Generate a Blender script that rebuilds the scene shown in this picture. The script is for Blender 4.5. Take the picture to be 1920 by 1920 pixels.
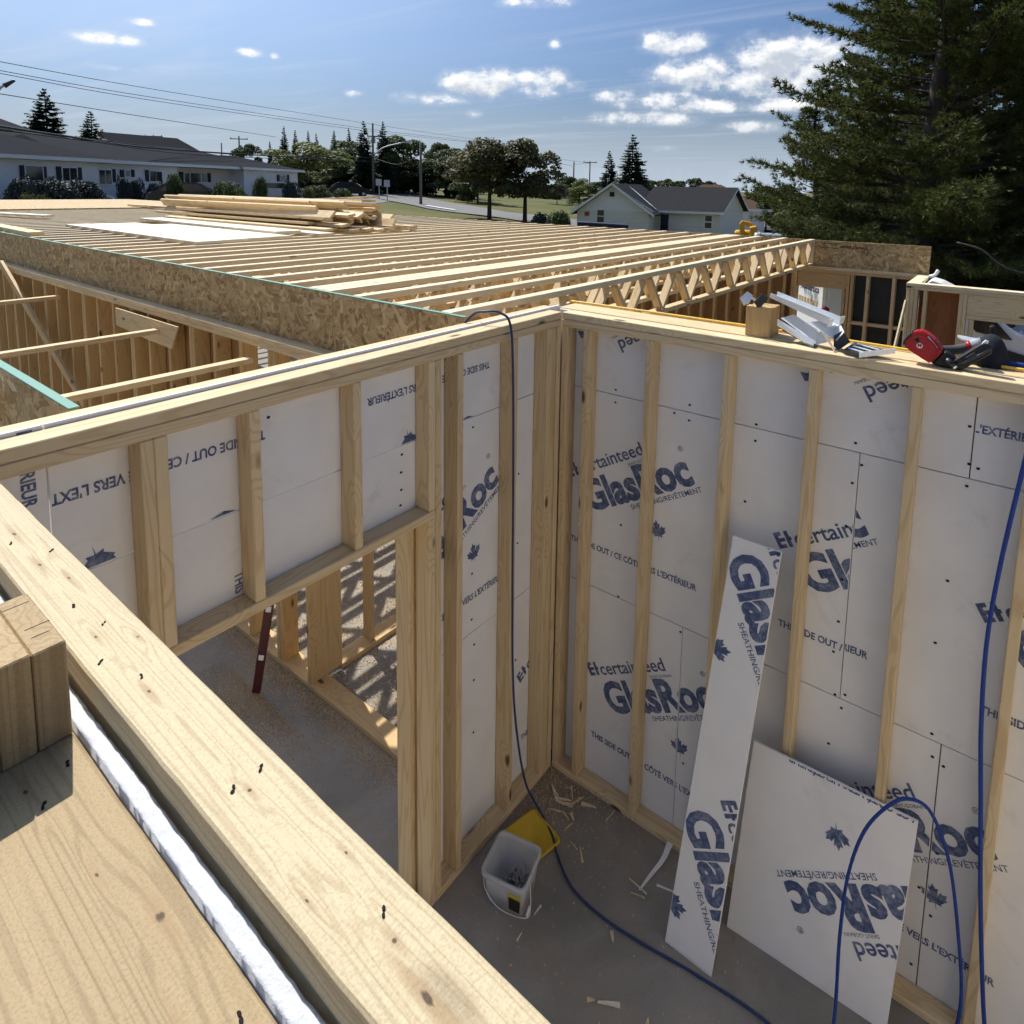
import bpy, bmesh, math, random
import numpy as np
from mathutils import Matrix, Vector
G = {'trees': [('spruce', -70.03, 18.09, 2.6, 9.18, 3.82), ('spruce', -71.84, 22.31, 2.6, 7.68, 2.95), ('spruce', -92.85, 56.69, 2.6, 9.98, 1.75), ('spruce', -95.29, 60.31, 2.6, 9.77, 1.62), ('spruce', -95.82, 63.13, 2.6, 9.92, 1.45), ('spruce', -95.9, 64.78, 2.6, 9.6, 1.47), ('spruce', -85.31, 60.7, 2.6, 9.31, 1.77), ('spruce', -85.58, 63.68, 2.6, 9.97, 1.54), ('spruce', -65.35, 50.61, 2.23, 9.27, 2.54), ('spruce', -66.89, 55.04, 2.2, 9.7, 2.36), ('spruce', -37.54, 64.35, 0.44, 7.46, 2.05), ('spruce', -33.3, 62.14, 0.27, 9.22, 3.28), ('spruce', -95.7, 55.88, 2.6, 7.67, 1.12), ('spruce', -68.63, 94.13, 1.32, 4.25, 1.18), ('spruce', -73.21, 96.96, 1.48, 4.94, 1.13), ('spruce', -66.72, 95.49, 1.18, 5.57, 0.99), ('light', -63.59, 41.16, 2.38, 5.94, 4.28), ('broad', -67.34, 57.59, 2.16, 8.2, 3.62), ('broad', -75.1, 54.33, 2.6, 7.07, 3.47), ('broad', -90.34, 88.63, 2.58, 9.42, 2.77), ('broad', -84.64, 87.22, 2.32, 8.44, 4.1), ('broad', -70.81, 65.66, 2.14, 5.14, 3.78), ('broad', -62.52, 62.7, 1.78, 5.27, 3.17), ('maple', -32.0, 36.46, 0.78, 6.34, 2.99), ('maple', -30.42, 39.04, 0.53, 6.46, 2.87), ('broad', -51.37, 56.71, 1.35, 6.06, 2.89), ('broad', -100.72, 55.22, 2.6, 7.43, 2.32), ('broad', -62.12, 12.82, 2.6, 4.85, 2.38), ('broad', -58.53, 10.62, 2.6, 4.21, 2.54), ('broad', -79.2, 18.69, 2.6, 5.4, 2.48), ('broad', -53.66, 80.19, 0.89, 4.38, 2.13), ('light', -43.74, 67.57, 0.69, 3.9, 1.79), ('broad', -52.92, 75.85, 0.96, 3.29, 1.73), ('broad', -71.61, 57.18, 2.39, 4.55, 3.51), ('broad', -69.45, 61.24, 2.18, 3.38, 3.55), ('broad', -73.86, 55.96, 2.54, 4.0, 2.84), ('broad', -71.95, 59.9, 2.34, 4.71, 3.18), ('broad', -17.14, 58.18, -0.4, 4.35, 1.89), ('broad', -14.16, 52.8, -0.4, 4.15, 2.0), ('broad', -20.12, 63.52, -0.4, 3.64, 1.49), ('broad', -60.76, 122.25, 0.2, 5.14, 1.84), ('broad', -58.11, 123.55, 0.03, 5.79, 2.07), ('broad', -57.61, 129.29, -0.14, 5.62, 2.14), ('broad', -53.21, 125.76, -0.28, 6.27, 2.07), ('broad', -52.54, 131.46, -0.4, 5.95, 2.14), ('broad', -55.34, 90.99, 0.7, 3.93, 1.99), ('broad', -53.06, 103.73, 0.27, 4.98, 1.58), ('bushy', -77.79, 54.03, 2.6, 4.29, 3.22), ('bushy', -77.28, 56.42, 2.6, 4.99, 3.25), ('bushy', -73.54, 56.37, 2.51, 4.71, 3.15), ('bushy', -73.69, 59.37, 2.45, 5.38, 3.22), ('bushy', -71.45, 60.48, 2.3, 5.84, 3.18), ('bushy', -69.2, 61.52, 2.16, 5.38, 3.15), ('bushy', -70.27, 66.24, 2.1, 5.52, 3.28), ('bushy', -65.49, 65.39, 1.87, 5.94, 3.15), ('bushy', -62.28, 65.71, 1.7, 5.48, 3.09), ('bushy', -54.6, 59.19, 1.46, 4.67, 2.76)], 'lb': ((-37.42, 5.11), (-50.7, 31.66)), 'lbw': [('w', 3.1, 3.54, 3.41, 4.14), ('w', 3.57, 4.02, 3.41, 4.13), ('s', 2.81, 3.04, 3.4, 4.16), ('s', 4.02, 4.27, 3.42, 4.14), ('w', 5.23, 5.62, 3.43, 4.1), ('w', 5.69, 6.1, 3.44, 4.11), ('s', 4.9, 5.19, 3.43, 4.17), ('s', 6.13, 6.45, 3.45, 4.16), ('w', 8.13, 8.52, 3.26, 4.07), ('w', 8.6, 8.99, 3.26, 4.08), ('s', 7.83, 8.06, 3.35, 4.15), ('s', 9.07, 9.35, 3.36, 4.16), ('w', 10.1, 10.44, 3.73, 4.09), ('s', 9.72, 9.97, 3.69, 4.14), ('s', 10.57, 10.83, 3.71, 4.17), ('w', 12.09, 12.6, 3.46, 4.11), ('w', 12.65, 13.13, 3.47, 4.09), ('s', 11.77, 12.04, 3.46, 4.17), ('w', 16.65, 17.16, 3.44, 4.08), ('w', 17.28, 18.35, 3.44, 4.1), ('w', 18.47, 19.02, 3.46, 4.13), ('s', 16.2, 16.53, 3.36, 4.15), ('s', 19.15, 19.53, 3.46, 4.14), ('w', 26.72, 27.14, 3.45, 4.14), ('w', 27.22, 27.65, 3.46, 4.15), ('s', 26.31, 26.64, 3.36, 4.18), ('s', 27.82, 28.17, 3.46, 4.21)], 'lbs': [7.64, 14.69, 21.72, 29.69], 'shrubs': [('dark', -34.86, 6.45, 1.75, 1.85, 0.81), ('dark', -35.58, 7.61, 1.76, 1.81, 1.09), ('dark', -36.27, 8.81, 1.77, 1.67, 1.38), ('dark', -37.82, 10.52, 1.8, 1.71, 1.17), ('dark', -39.22, 12.55, 1.83, 1.9, 0.36), ('dark', -39.13, 12.8, 1.81, 1.68, 0.29), ('dark', -39.95, 13.46, 1.84, 1.78, 0.66), ('dark', -41.36, 15.3, 1.87, 1.59, 0.69), ('olive', -30.9, 5.75, 1.32, 1.57, 0.45), ('olive', -30.76, 6.27, 1.28, 1.57, 0.61), ('green', -38.23, 14.98, 1.71, 2.33, 0.72), ('green', -37.04, 17.44, 1.59, 2.0, 1.52), ('green', -41.19, 22.33, 1.68, 2.34, 0.74), ('blue', -40.22, 23.92, 1.59, 2.13, 0.9), ('green', -45.61, 30.26, 1.71, 1.74, 1.43), ('olive', -43.72, 27.71, 1.68, 1.55, 0.63), ('green', -47.8, 34.06, 1.73, 1.42, 1.27), ('dark', -26.58, 35.68, 0.05, 1.59, 1.02), ('green', -23.55, 34.16, -0.26, 2.26, 1.33)], 'poles': [('lamp', -63.09, 50.23, 2.02, 11.03), ('plain', -46.1, 42.31, 1.34, 7.64), ('cross', -64.83, 71.51, 1.58, 10.79), ('plain', -58.71, 88.84, 0.83, 7.84), ('tee', -64.44, 102.99, 0.78, 8.47), ('trans', -103.22, 54.83, 2.5, 11.22), ('plain', -122.24, 61.67, 2.5, 11.06), ('tee', -117.87, 47.46, 2.5, 11.32), ('tee', -120.24, 41.4, 2.5, 10.8)], 'wires': [(0.018, [(-35.23, 4.85, 8.8), (-45.6, 18.08, 9.62), (-63.09, 50.23, 10.9), (-64.83, 71.51, 10.47)]), (0.018, [(-35.23, 4.85, 8.42), (-45.6, 18.08, 9.07), (-63.09, 50.23, 10.26), (-64.83, 71.51, 10.16)]), (0.018, [(-35.23, 4.85, 8.3), (-45.6, 18.08, 8.86), (-63.09, 50.23, 10.0), (-64.83, 71.51, 10.0)]), (0.02, [(-31.31, 4.03, 6.97), (-42.74, 14.55, 7.57), (-61.95, 36.32, 8.35)]), (0.055, [(-27.39, 3.21, 5.45), (-34.36, 8.23, 5.54), (-45.47, 18.38, 5.67), (-62.25, 44.79, 6.3)]), (0.03, [(-27.39, 3.21, 5.3), (-36.07, 9.45, 5.48), (-49.81, 23.23, 5.56), (-63.09, 50.23, 6.34)]), (0.03, [(-28.37, 3.42, 5.29), (-39.47, 11.87, 5.68), (-54.15, 27.85, 5.95), (-63.09, 50.23, 6.8)]), (0.02, [(-64.83, 71.51, 10.47), (-61.18, 80.98, 8.64), (-64.44, 102.99, 8.17)]), (0.02, [(-64.83, 71.51, 10.0), (-61.18, 80.98, 8.14), (-58.71, 88.84, 7.04)]), (0.025, [(-63.09, 50.23, 6.8), (-53.66, 45.89, 5.76), (-46.1, 42.31, 6.5)]), (0.02, [(-58.71, 88.84, 7.4), (-64.44, 102.99, 8.17)])], 'lampL': [(-30.12, 4.77, 6.56), (-30.07, 4.99, 6.97), (-30.03, 5.15, 7.09)], 'lamp700': [(-63.01, 50.33, 7.19), (-62.17, 51.33, 8.15), (-60.65, 53.07, 8.8)], 'house': {'gl': (-22.58, 34.81), 'gr': (-17.96, 36.32), 'eave': 2.07, 'peak': 3.77, 'wr': (-14.55, 40.02), 'wl': (-18.0, 39.64)}, 'hwin': [(-21.47, 35.5, 2.08), (-21.07, 35.75, 1.25)], 'brown': {'a': (-23.61, 49.15), 'b': (-15.46, 52.41), 'eave': 1.93, 'peak': 3.97}, 'cars': [('black', -38.82, 16.09, 1.82, 70.0), ('silver', -47.46, 27.43, 1.98, 60.0), ('black', -15.68, 60.69, -0.3, 80.0), ('white', -15.54, 64.87, -0.3, 80.0), ('dark', -56.93, 41.89, 2.11, 60.0)], 'exc': (-11.2, 34.86, 0.91), 'bluebar': [(-16.55, 25.6, 1.59), (-14.33, 26.93, 1.49)], 'grayhouse': [(-73.83, 102.71, 2.82), (-70.53, 105.0, 2.88), (-73.5, 105.39, 4.01)], 'roof2': [(-78.44, 24.62, 7.49), (-82.35, 28.56, 8.22), (-84.07, 37.37, 8.44), (-68.45, 35.05, 5.97)], 'roofA': [(-82.4, 28.41), (-85.66, 40.96)], 'roofB': [(-56.76, 9.33), (-59.3, 15.58)], 'pine': [(0.57, 11.02), (-2.22, 14.09), (1.68, 15.09), (-1.9, 20.78)], 'road': [(-66.84, 55.1), (-56.06, 49.21), (-44.83, 46.43), (-34.11, 45.03)], 'prop': [(-1.886, -0.809, 0.0), (-1.6, -0.855, 0.793)], 'cam': [1218.2214, 975.3131, 501.08289, 0.6635, -0.1224, 0.01574, 1.97471, -2.90507, 3.44371], 'clouds': [(-0.2861, 0.1794, 0.0683, 0.0258, 1.15), (-0.3122, 0.1539, 0.0614, 0.0199, 1), (-0.2448, 0.1647, 0.0521, 0.0335, 1), (-0.4106, 0.1643, 0.0515, 0.019, 1), (-0.3926, 0.1747, 0.0276, 0.0142, 1), (-0.439, 0.2085, 0.0399, 0.0144, 0.75), (-0.4733, 0.2131, 0.0145, 0.0113, 0.8), (-0.724, 0.1532, 0.0492, 0.0164, 0.95), (-0.7399, 0.149, 0.0246, 0.0098, 0.9), (-0.6402, 0.1563, 0.0394, 0.0148, 0.95), (-0.5922, 0.1513, 0.0196, 0.0082, 0.7), (-0.8007, 0.1282, 0.0504, 0.0081, 0.6), (-0.6174, 0.2094, 0.0082, 0.0066, 0.6), (-0.4738, 0.132, 0.0563, 0.0129, 0.8), (-0.3898, 0.1196, 0.0473, 0.0095, 0.7), (-0.4882, 0.1039, 0.0686, 0.0097, 0.65), (-0.4418, 0.1014, 0.04, 0.008, 0.8), (-0.3335, 0.0904, 0.0348, 0.0077, 0.55), (-1.2274, 0.177, 0.0234, 0.0076, 0.65), (-1.1987, 0.1767, 0.0154, 0.0063, 0.6), (-1.1768, 0.2012, 0.0156, 0.0043, 0.45), (-1.0513, 0.1773, 0.0136, 0.0053, 0.5), (-1.019, 0.1744, 0.0061, 0.0046, 0.5), (-1.2151, 0.1421, 0.0278, 0.0035, 0.3), (-0.911, 0.1313, 0.0127, 0.0048, 0.5), (-0.7356, 0.1085, 0.0115, 0.0057, 0.5), (-0.6502, 0.2666, 0.0492, 0.0082, 0.5), (-0.4476, 0.0591, 0.024, 0.0048, 0.4), (-0.2824, 0.1206, 0.0455, 0.0106, 0.8), (-0.5362, 0.1324, 0.0203, 0.0098, 0.5)]}

for o in list(bpy.data.objects): bpy.data.objects.remove(o)
SC = bpy.context.scene
COL = SC.collection
R = math.radians
random.seed(7); RNG = np.random.default_rng(11)

# ---------------------------------------------------------------- camera
fpx, pcx, pcy, yaw, pit, rol, CX, CY, CZ = G['cam']
cd = bpy.data.cameras.new('camera'); cam = bpy.data.objects.new('camera', cd); COL.objects.link(cam)
cd.sensor_width = 36; cd.lens = fpx / 1920 * 36
cd.shift_x = (960 - pcx) / 1920; cd.shift_y = (pcy - 960) / 1920
cd.clip_start = .05; cd.clip_end = 3000
fw = Vector((-math.sin(yaw) * math.cos(pit), math.cos(yaw) * math.cos(pit), math.sin(pit)))
rt = fw.cross(Vector((0, 0, 1))).normalized(); up = rt.cross(fw)
r2 = rt * math.cos(rol) + up * math.sin(rol); u2 = up * math.cos(rol) - rt * math.sin(rol)
cam.matrix_world = Matrix(((r2.x, u2.x, -fw.x, CX), (r2.y, u2.y, -fw.y, CY), (r2.z, u2.z, -fw.z, CZ), (0, 0, 0, 1)))
SC.camera = cam
SC.render.resolution_x = SC.render.resolution_y = 1024

# ---------------------------------------------------------------- light, sky, exposure
SUN_EL = R(52); SUN_AZ = R(-72.7)
SUNV = Vector((math.sin(SUN_AZ) * math.cos(SUN_EL), math.cos(SUN_AZ) * math.cos(SUN_EL), math.sin(SUN_EL)))
sl = bpy.data.lights.new('sun', 'SUN'); sl.energy = 3.5; sl.angle = R(.53); sl.color = (1, .95, .86)
so = bpy.data.objects.new('sun', sl); COL.objects.link(so)
so.rotation_euler = SUNV.to_track_quat('Z', 'Y').to_euler(); so.location = (-20, 5, 30)
SC.view_settings.view_transform = 'Standard'; SC.view_settings.look = 'None'
SC.view_settings.exposure = 0.6; SC.view_settings.gamma = 1
SKY_STRENGTH = .078
SC.cycles.use_adaptive_sampling = True; SC.cycles.adaptive_threshold = .03; SC.cycles.max_bounces = 6; SC.cycles.diffuse_bounces = 4; SC.cycles.glossy_bounces = 2; SC.cycles.transparent_max_bounces = 6

def nd(t, typ, ins=None, **kw):
    n = t.nodes.new(typ)
    for k, v in kw.items(): setattr(n, k, v)
    for k, v in (ins or {}).items():
        s = n.inputs[k]
        if isinstance(v, bpy.types.NodeSocket): t.links.new(v, s)
        elif isinstance(v, (tuple, list)) and len(v) == 3 and s.type == 'RGBA': s.default_value = (*v, 1)
        else: s.default_value = v
    return n
def mt(t, op, a, b=None, c=None, clamp=False):
    n = t.nodes.new('ShaderNodeMath'); n.operation = op; n.use_clamp = clamp
    for i, v in enumerate((a, b, c)):
        if v is None: continue
        if isinstance(v, bpy.types.NodeSocket): t.links.new(v, n.inputs[i])
        else: n.inputs[i].default_value = v
    return n.outputs[0]
def vm(t, op, a, b=None):
    n = t.nodes.new('ShaderNodeVectorMath'); n.operation = op
    for i, v in enumerate((a, b)):
        if v is None: continue
        if isinstance(v, bpy.types.NodeSocket): t.links.new(v, n.inputs[i])
        else: n.inputs[i].default_value = v
    return n.outputs['Value'] if op in ('DOT_PRODUCT', 'LENGTH') else n.outputs[0]
def mix(t, f, a, b):
    n = t.nodes.new('ShaderNodeMix'); n.data_type = 'RGBA'
    for s, v in ((n.inputs[0], f), (n.inputs[6], a), (n.inputs[7], b)):
        if isinstance(v, bpy.types.NodeSocket): t.links.new(v, s)
        elif isinstance(v, (tuple, list)): s.default_value = (*v, 1)
        else: s.default_value = v
    return n.outputs[2]
def sstep(t, v, lo, hi, a=0., b=1.):
    n = nd(t, 'ShaderNodeMapRange', {'Value': v, 'From Min': lo, 'From Max': hi, 'To Min': a, 'To Max': b}, interpolation_type='SMOOTHSTEP')
    return n.outputs[0]
def noise(t, vec, scale=1., detail=3., rough=.5, dist=0.):
    return nd(t, 'ShaderNodeTexNoise', {'Vector': vec, 'Scale': scale, 'Detail': detail, 'Roughness': rough, 'Distortion': dist}).outputs[0]

def make_world():
    w = bpy.data.worlds.new('World'); SC.world = w; w.use_nodes = True
    t = w.node_tree; t.nodes.clear()
    sky = nd(t, 'ShaderNodeTexSky', sky_type='NISHITA')
    sky.sun_disc = False; sky.sun_elevation = SUN_EL; sky.sun_rotation = SUN_AZ
    sky.altitude = 60; sky.air_density = .85; sky.dust_density = 5.0; sky.ozone_density = 10
    # cloud density as a function of azimuth and elevation
    g = bpy.data.node_groups.new('cloud_cover', 'ShaderNodeTree')
    g.interface.new_socket('P', in_out='INPUT', socket_type='NodeSocketVector')
    g.interface.new_socket('Cover', in_out='OUTPUT', socket_type='NodeSocketFloat')
    gi = g.nodes.new('NodeGroupInput'); go = g.nodes.new('NodeGroupOutput')
    blobs = list(G['clouds'])
    rr = random.Random(3)
    for k in range(6):                                   # the same fair-weather field all round the horizon
        a = R(-90) - R(10 + 300 * (k + .5) / 6 * 0.93)
        while a < -math.pi: a += 2 * math.pi
        blobs.append((a, rr.uniform(.1, .5), rr.uniform(.03, .1), rr.uniform(.012, .03), rr.uniform(.6, 1.)))
    acc = None
    for a, e, wx, hy, st in blobs:
        n = g.nodes.new('ShaderNodeVectorMath'); n.operation = 'MULTIPLY_ADD'; g.links.new(gi.outputs['P'], n.inputs[0])
        n.inputs[1].default_value = (1 / wx, 1 / hy, 0); n.inputs[2].default_value = (-a / wx, -e / hy, 0); d = n.outputs[0]
        q = mt(g, 'MULTIPLY_ADD', vm(g, 'DOT_PRODUCT', d, d), -.62, st)
        acc = q if acc is None else mt(g, 'SMOOTH_MAX', acc, q, .35)
    g.links.new(mt(g, 'MAXIMUM', acc, -1.6), go.inputs[0])
    geo = nd(t, 'ShaderNodeTexCoord'); D = geo.outputs['Generated']
    sp = nd(t, 'ShaderNodeSeparateXYZ', {0: D})
    az = mt(t, 'ARCTAN2', sp.outputs[0], sp.outputs[1]); el = mt(t, 'ARCSINE', sp.outputs[2])
    def field(dx, dy, det):
        P = nd(t, 'ShaderNodeCombineXYZ', {0: mt(t, 'ADD', az, dx), 1: mt(t, 'ADD', el, dy)}).outputs[0]
        n = t.nodes.new('ShaderNodeGroup'); n.node_tree = g; t.links.new(P, n.inputs[0])
        v = vm(t, 'MULTIPLY', vm(t, 'ADD', D, (dx * .6, dx * .5, dy)), (1, 1, 1.4))
        s_ = mt(t, 'ADD', n.outputs[0], mt(t, 'MULTIPLY', mt(t, 'SUBTRACT', noise(t, v, 27, det, .62), .53), 4.2))
        return s_
    d0 = field(0, 0, 7); d1 = field(-.006, .012, 4)
    alpha = mt(t, 'MULTIPLY', mt(t, 'ADD', mt(t, 'MULTIPLY', sstep(t, d0, -.15, .95), .8), mt(t, 'MULTIPLY', sstep(t, d0, -1.1, .5), .17)), sstep(t, el, .03, .12))
    thick = sstep(t, mt(t, 'ADD', mt(t, 'MULTIPLY', d1, 1.1), mt(t, 'MULTIPLY', d0, .25)), .1, 1.7)
    ccol = mix(t, thick, (9.2, 9.2, 9.2), (4.9, 5.4, 6.1))
    # thin high cirrus streaks and summer haze
    pl = nd(t, 'ShaderNodeCombineXYZ', {0: mt(t, 'DIVIDE', sp.outputs[0], mt(t, 'MAXIMUM', sp.outputs[2], .03)), 1: mt(t, 'DIVIDE', sp.outputs[1], mt(t, 'MAXIMUM', sp.outputs[2], .03))}).outputs[0]
    mp = nd(t, 'ShaderNodeMapping', {'Vector': pl, 'Rotation': (0, 0, R(28)), 'Scale': (.22, .95, 1)}).outputs[0]
    ci = sstep(t, noise(t, mp, 1.0, 5, .62, .8), .46, .82)
    blue = vm(t, 'MULTIPLY', sky.outputs[0], (.80, .93, 1.0))
    base = mix(t, mt(t, 'MULTIPLY', ci, .36), blue, (6.4, 6.9, 7.7))
    base = mix(t, sstep(t, el, .0, .15, .8, 0.0), base, (5.0, 5.9, 7.0))
    fin = mix(t, alpha, base, ccol)
    bg = nd(t, 'ShaderNodeBackground', {0: fin, 1: SKY_STRENGTH})
    out = nd(t, 'ShaderNodeOutputWorld'); t.links.new(bg.outputs[0], out.inputs[0])
make_world()
SC.world.cycles.sampling_method = 'MANUAL'; SC.world.cycles.sample_map_resolution = 512

# ---------------------------------------------------------------- materials
MATS = {}
def newmat(name):
    m = bpy.data.materials.new(name); m.use_nodes = True; t = m.node_tree; t.nodes.clear()
    b = t.nodes.new('ShaderNodeBsdfPrincipled'); o = t.nodes.new('ShaderNodeOutputMaterial')
    t.links.new(b.outputs[0], o.inputs[0]); MATS[name] = m; return m, t, b
def setb(t, b, k, v):
    if isinstance(v, bpy.types.NodeSocket): t.links.new(v, b.inputs[k])
    elif isinstance(v, (tuple, list)): b.inputs[k].default_value = (*v, 1)
    else: b.inputs[k].default_value = v
def bump(t, b, h, strength, dist):
    n = nd(t, 'ShaderNodeBump', {'Height': h, 'Strength': strength, 'Distance': dist}); t.links.new(n.outputs[0], b.inputs['Normal'])
def plain(name, col, rough=.6, metal=0., var=.12, sc=8., spec=.4, bmp=0.):
    m, t, b = newmat(name)
    co = nd(t, 'ShaderNodeTexCoord').outputs['Object']
    n = noise(t, co, sc, 5, .6)
    rnd = nd(t, 'ShaderNodeObjectInfo').outputs['Random']
    f = mt(t, 'ADD', mt(t, 'MULTIPLY', n, 2 * var), mt(t, 'MULTIPLY', rnd, var * .6))
    setb(t, b, 'Base Color', mix(t, f, tuple(min(1, c * (1 + var)) for c in col), tuple(c * (1 - 1.6 * var) for c in col)))
    setb(t, b, 'Roughness', rough); setb(t, b, 'Metallic', metal); b.inputs['Specular IOR Level'].default_value = spec
    if bmp: bump(t, b, n, .5, bmp)
    return m
def wood(name, light, dark, knot=(.13, .07, .03), ring=46., knots=1., tone=.22, fine=.35, rough=.62, grey=0., relief=False, at=(), gy=6.5):
    m, t, b = newmat(name)
    co = nd(t, 'ShaderNodeTexCoord').outputs['Object']
    rnd = nd(t, 'ShaderNodeObjectInfo').outputs['Random']
    off = nd(t, 'ShaderNodeCombineXYZ', {0: mt(t, 'MULTIPLY', rnd, 37.), 1: mt(t, 'MULTIPLY', rnd, 11.), 2: mt(t, 'MULTIPLY', rnd, 23.)}).outputs[0]
    p = vm(t, 'ADD', co, off)
    vo = nd(t, 'ShaderNodeTexVoronoi', {'Vector': vm(t, 'MULTIPLY', p, (3.3, 8.5, 8.5)), 'Scale': 1., 'Randomness': 1.})
    d = vo.outputs['Distance']; cr = nd(t, 'ShaderNodeSeparateColor', {0: vo.outputs['Color']}).outputs[0]
    on = mt(t, 'GREATER_THAN', cr, .55)
    n1 = noise(t, vm(t, 'MULTIPLY', p, (.55 if gy < 8 else .3, gy, gy)), 1., 2., .4, .3)
    swirl = mt(t, 'MULTIPLY', mt(t, 'MULTIPLY', sstep(t, d, .05, .55, 1., 0.), on), .22 * knots)
    kx = None
    for (kxx, kyy, ka, kb) in at:                      # knots of this very board, in its own coordinates
        q = vm(t, 'MULTIPLY', vm(t, 'SUBTRACT', co, (kxx, kyy, 0)), (1 / ka, 1 / kb, 0)); dk = mt(t, 'ADD', vm(t, 'LENGTH', q), mt(t, 'MULTIPLY', mt(t, 'SUBTRACT', noise(t, vm(t, 'MULTIPLY', co, (90, 260, 1)), 1., 3.), .5), .9))
        ql = vm(t, 'LENGTH', vm(t, 'MULTIPLY', q, (.28, 1, 1)))
        kl = ql if kx is None else mt(t, 'MINIMUM', kl, ql)
        kx = dk if kx is None else mt(t, 'MINIMUM', kx, dk)
    w = mt(t, 'ADD', n1, swirl)
    if kx is not None: w = mt(t, 'ADD', w, sstep(t, kl, .3, 5., .10, 0.))
    rg = mt(t, 'SINE', mt(t, 'MULTIPLY', w, ring * 2.2))
    rg = sstep(t, rg, .1, 1.)
    fn = noise(t, vm(t, 'MULTIPLY', p, (5., 190., 190.)), 1., 3., .6)
    bl = noise(t, vm(t, 'MULTIPLY', p, (1.1, 5., 5.)), 1., 3., .6)
    f = mt(t, 'ADD', mt(t, 'MULTIPLY', rg, .5), mt(t, 'ADD', mt(t, 'MULTIPLY', mt(t, 'SUBTRACT', fn, .4), fine), mt(t, 'MULTIPLY', mt(t, 'SUBTRACT', bl, .45), .9)), clamp=True)
    c = mix(t, f, light, dark)
    c = mix(t, mt(t, 'MULTIPLY', rnd, tone), c, tuple(x * .62 for x in dark))
    if grey: c = mix(t, grey, c, (.3, .28, .25))
    kd = mt(t, 'ADD', d, mt(t, 'MULTIPLY', mt(t, 'SUBTRACT', fn, .5), .06))
    if relief:
        fz = noise(t, vm(t, 'MULTIPLY', p, (330., 330., 330.)), 1., 2., .6)
        c = mix(t, mt(t, 'MULTIPLY', sstep(t, fz, .42, .72), .30), c, tuple(x * .6 for x in dark))
    else:
        stn = noise(t, vm(t, 'MULTIPLY', p, (2.2, 16., 16.)), 1., 4., .7, .5)
        c = mix(t, mt(t, 'MULTIPLY', sstep(t, stn, .64, .76), .45), c, tuple(x * .45 for x in dark))
    km = mt(t, 'MULTIPLY', mt(t, 'MULTIPLY', sstep(t, kd, .07, .17, 1., 0.), on), min(1, .95 * knots))
    c = mix(t, km, c, mix(t, sstep(t, kd, .0, .1), tuple(x * .4 for x in knot), knot))
    if kx is not None:
        c = mix(t, mt(t, 'MULTIPLY', sstep(t, kl, .3, 2.2, 1., 0.), .6), c, (.36, .24, .12)); c = mix(t, sstep(t, kx, .35, .8, .92, 0.), c, (.07, .04, .022))
    setb(t, b, 'Base Color', c); setb(t, b, 'Roughness', rough); b.inputs['Specular IOR Level'].default_value = .25
    if relief:
        sw = noise(t, vm(t, 'MULTIPLY', p, (260., 110., 110.)), 1., 2., .6)
        bump(t, b, mt(t, 'ADD', fn, mt(t, 'MULTIPLY', sw, .8)), .55, .0016)
    return m
def osb(name, cols, sc=1.):
    m, t, b = newmat(name)
    co = nd(t, 'ShaderNodeTexCoord').outputs['Object']
    rnd = nd(t, 'ShaderNodeObjectInfo').outputs['Random']
    off = nd(t, 'ShaderNodeCombineXYZ', {0: mt(t, 'MULTIPLY', rnd, 31.), 1: mt(t, 'MULTIPLY', rnd, 17.), 2: 0.}).outputs[0]
    p = vm(t, 'ADD', co, off)
    wob = nd(t, 'ShaderNodeTexNoise', {'Vector': p, 'Scale': 9., 'Detail': 2.}).outputs[1]
    p = vm(t, 'ADD', p, vm(t, 'MULTIPLY', vm(t, 'SUBTRACT', wob, (.5, .5, .5)), (.03, .03, 0)))
    v = None
    for k, a in enumerate((8, 48, 93, 139, 171)):
        q = nd(t, 'ShaderNodeMapping', {'Vector': p, 'Rotation': (0, 0, R(a)), 'Location': (k * 3.1, k * 1.7, 0)}).outputs[0]
        q = vm(t, 'MULTIPLY', q, (11 * sc, 40 * sc, .01))
        vo = nd(t, 'ShaderNodeTexVoronoi', {'Vector': q, 'Scale': 1.})
        s = nd(t, 'ShaderNodeSeparateColor', {0: vo.outputs['Color']})
        val = mt(t, 'SUBTRACT', s.outputs[0], mt(t, 'MULTIPLY', vo.outputs['Distance'], .18))
        if v is None: v, sh = val, s.outputs[1]
        else:
            gt = mt(t, 'GREATER_THAN', val, v)
            sh = mt(t, 'ADD', mt(t, 'MULTIPLY', gt, s.outputs[1]), mt(t, 'MULTIPLY', mt(t, 'SUBTRACT', 1., gt), sh))
            v = mt(t, 'MAXIMUM', v, val)
    ramp = nd(t, 'ShaderNodeValToRGB', {0: mt(t, 'ADD', mt(t, 'MULTIPLY', sh, .8), mt(t, 'MULTIPLY', mt(t, 'SUBTRACT', v, .6), .5))})
    cr = ramp.color_ramp; cr.elements[0].position = .05; cr.elements[0].color = (*cols[0], 1); cr.elements[1].position = .95; cr.elements[1].color = (*cols[3], 1)
    e = cr.elements.new(.35); e.color = (*cols[1], 1); e = cr.elements.new(.7); e.color = (*cols[2], 1)
    setb(t, b, 'Base Color', ramp.outputs[0]); setb(t, b, 'Roughness', .7); b.inputs['Specular IOR Level'].default_value = .25
    return m
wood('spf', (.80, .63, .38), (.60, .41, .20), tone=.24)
wood('spf_clean', (.76, .62, .38), (.55, .39, .20), tone=.06, knots=.8, ring=70, fine=.9, relief=True)
wood('spf_weathered', (.58, .42, .215), (.36, .245, .12), knot=(.07, .04, .025), tone=.04, knots=.7, ring=44, fine=.9, grey=.05, relief=True)
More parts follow.
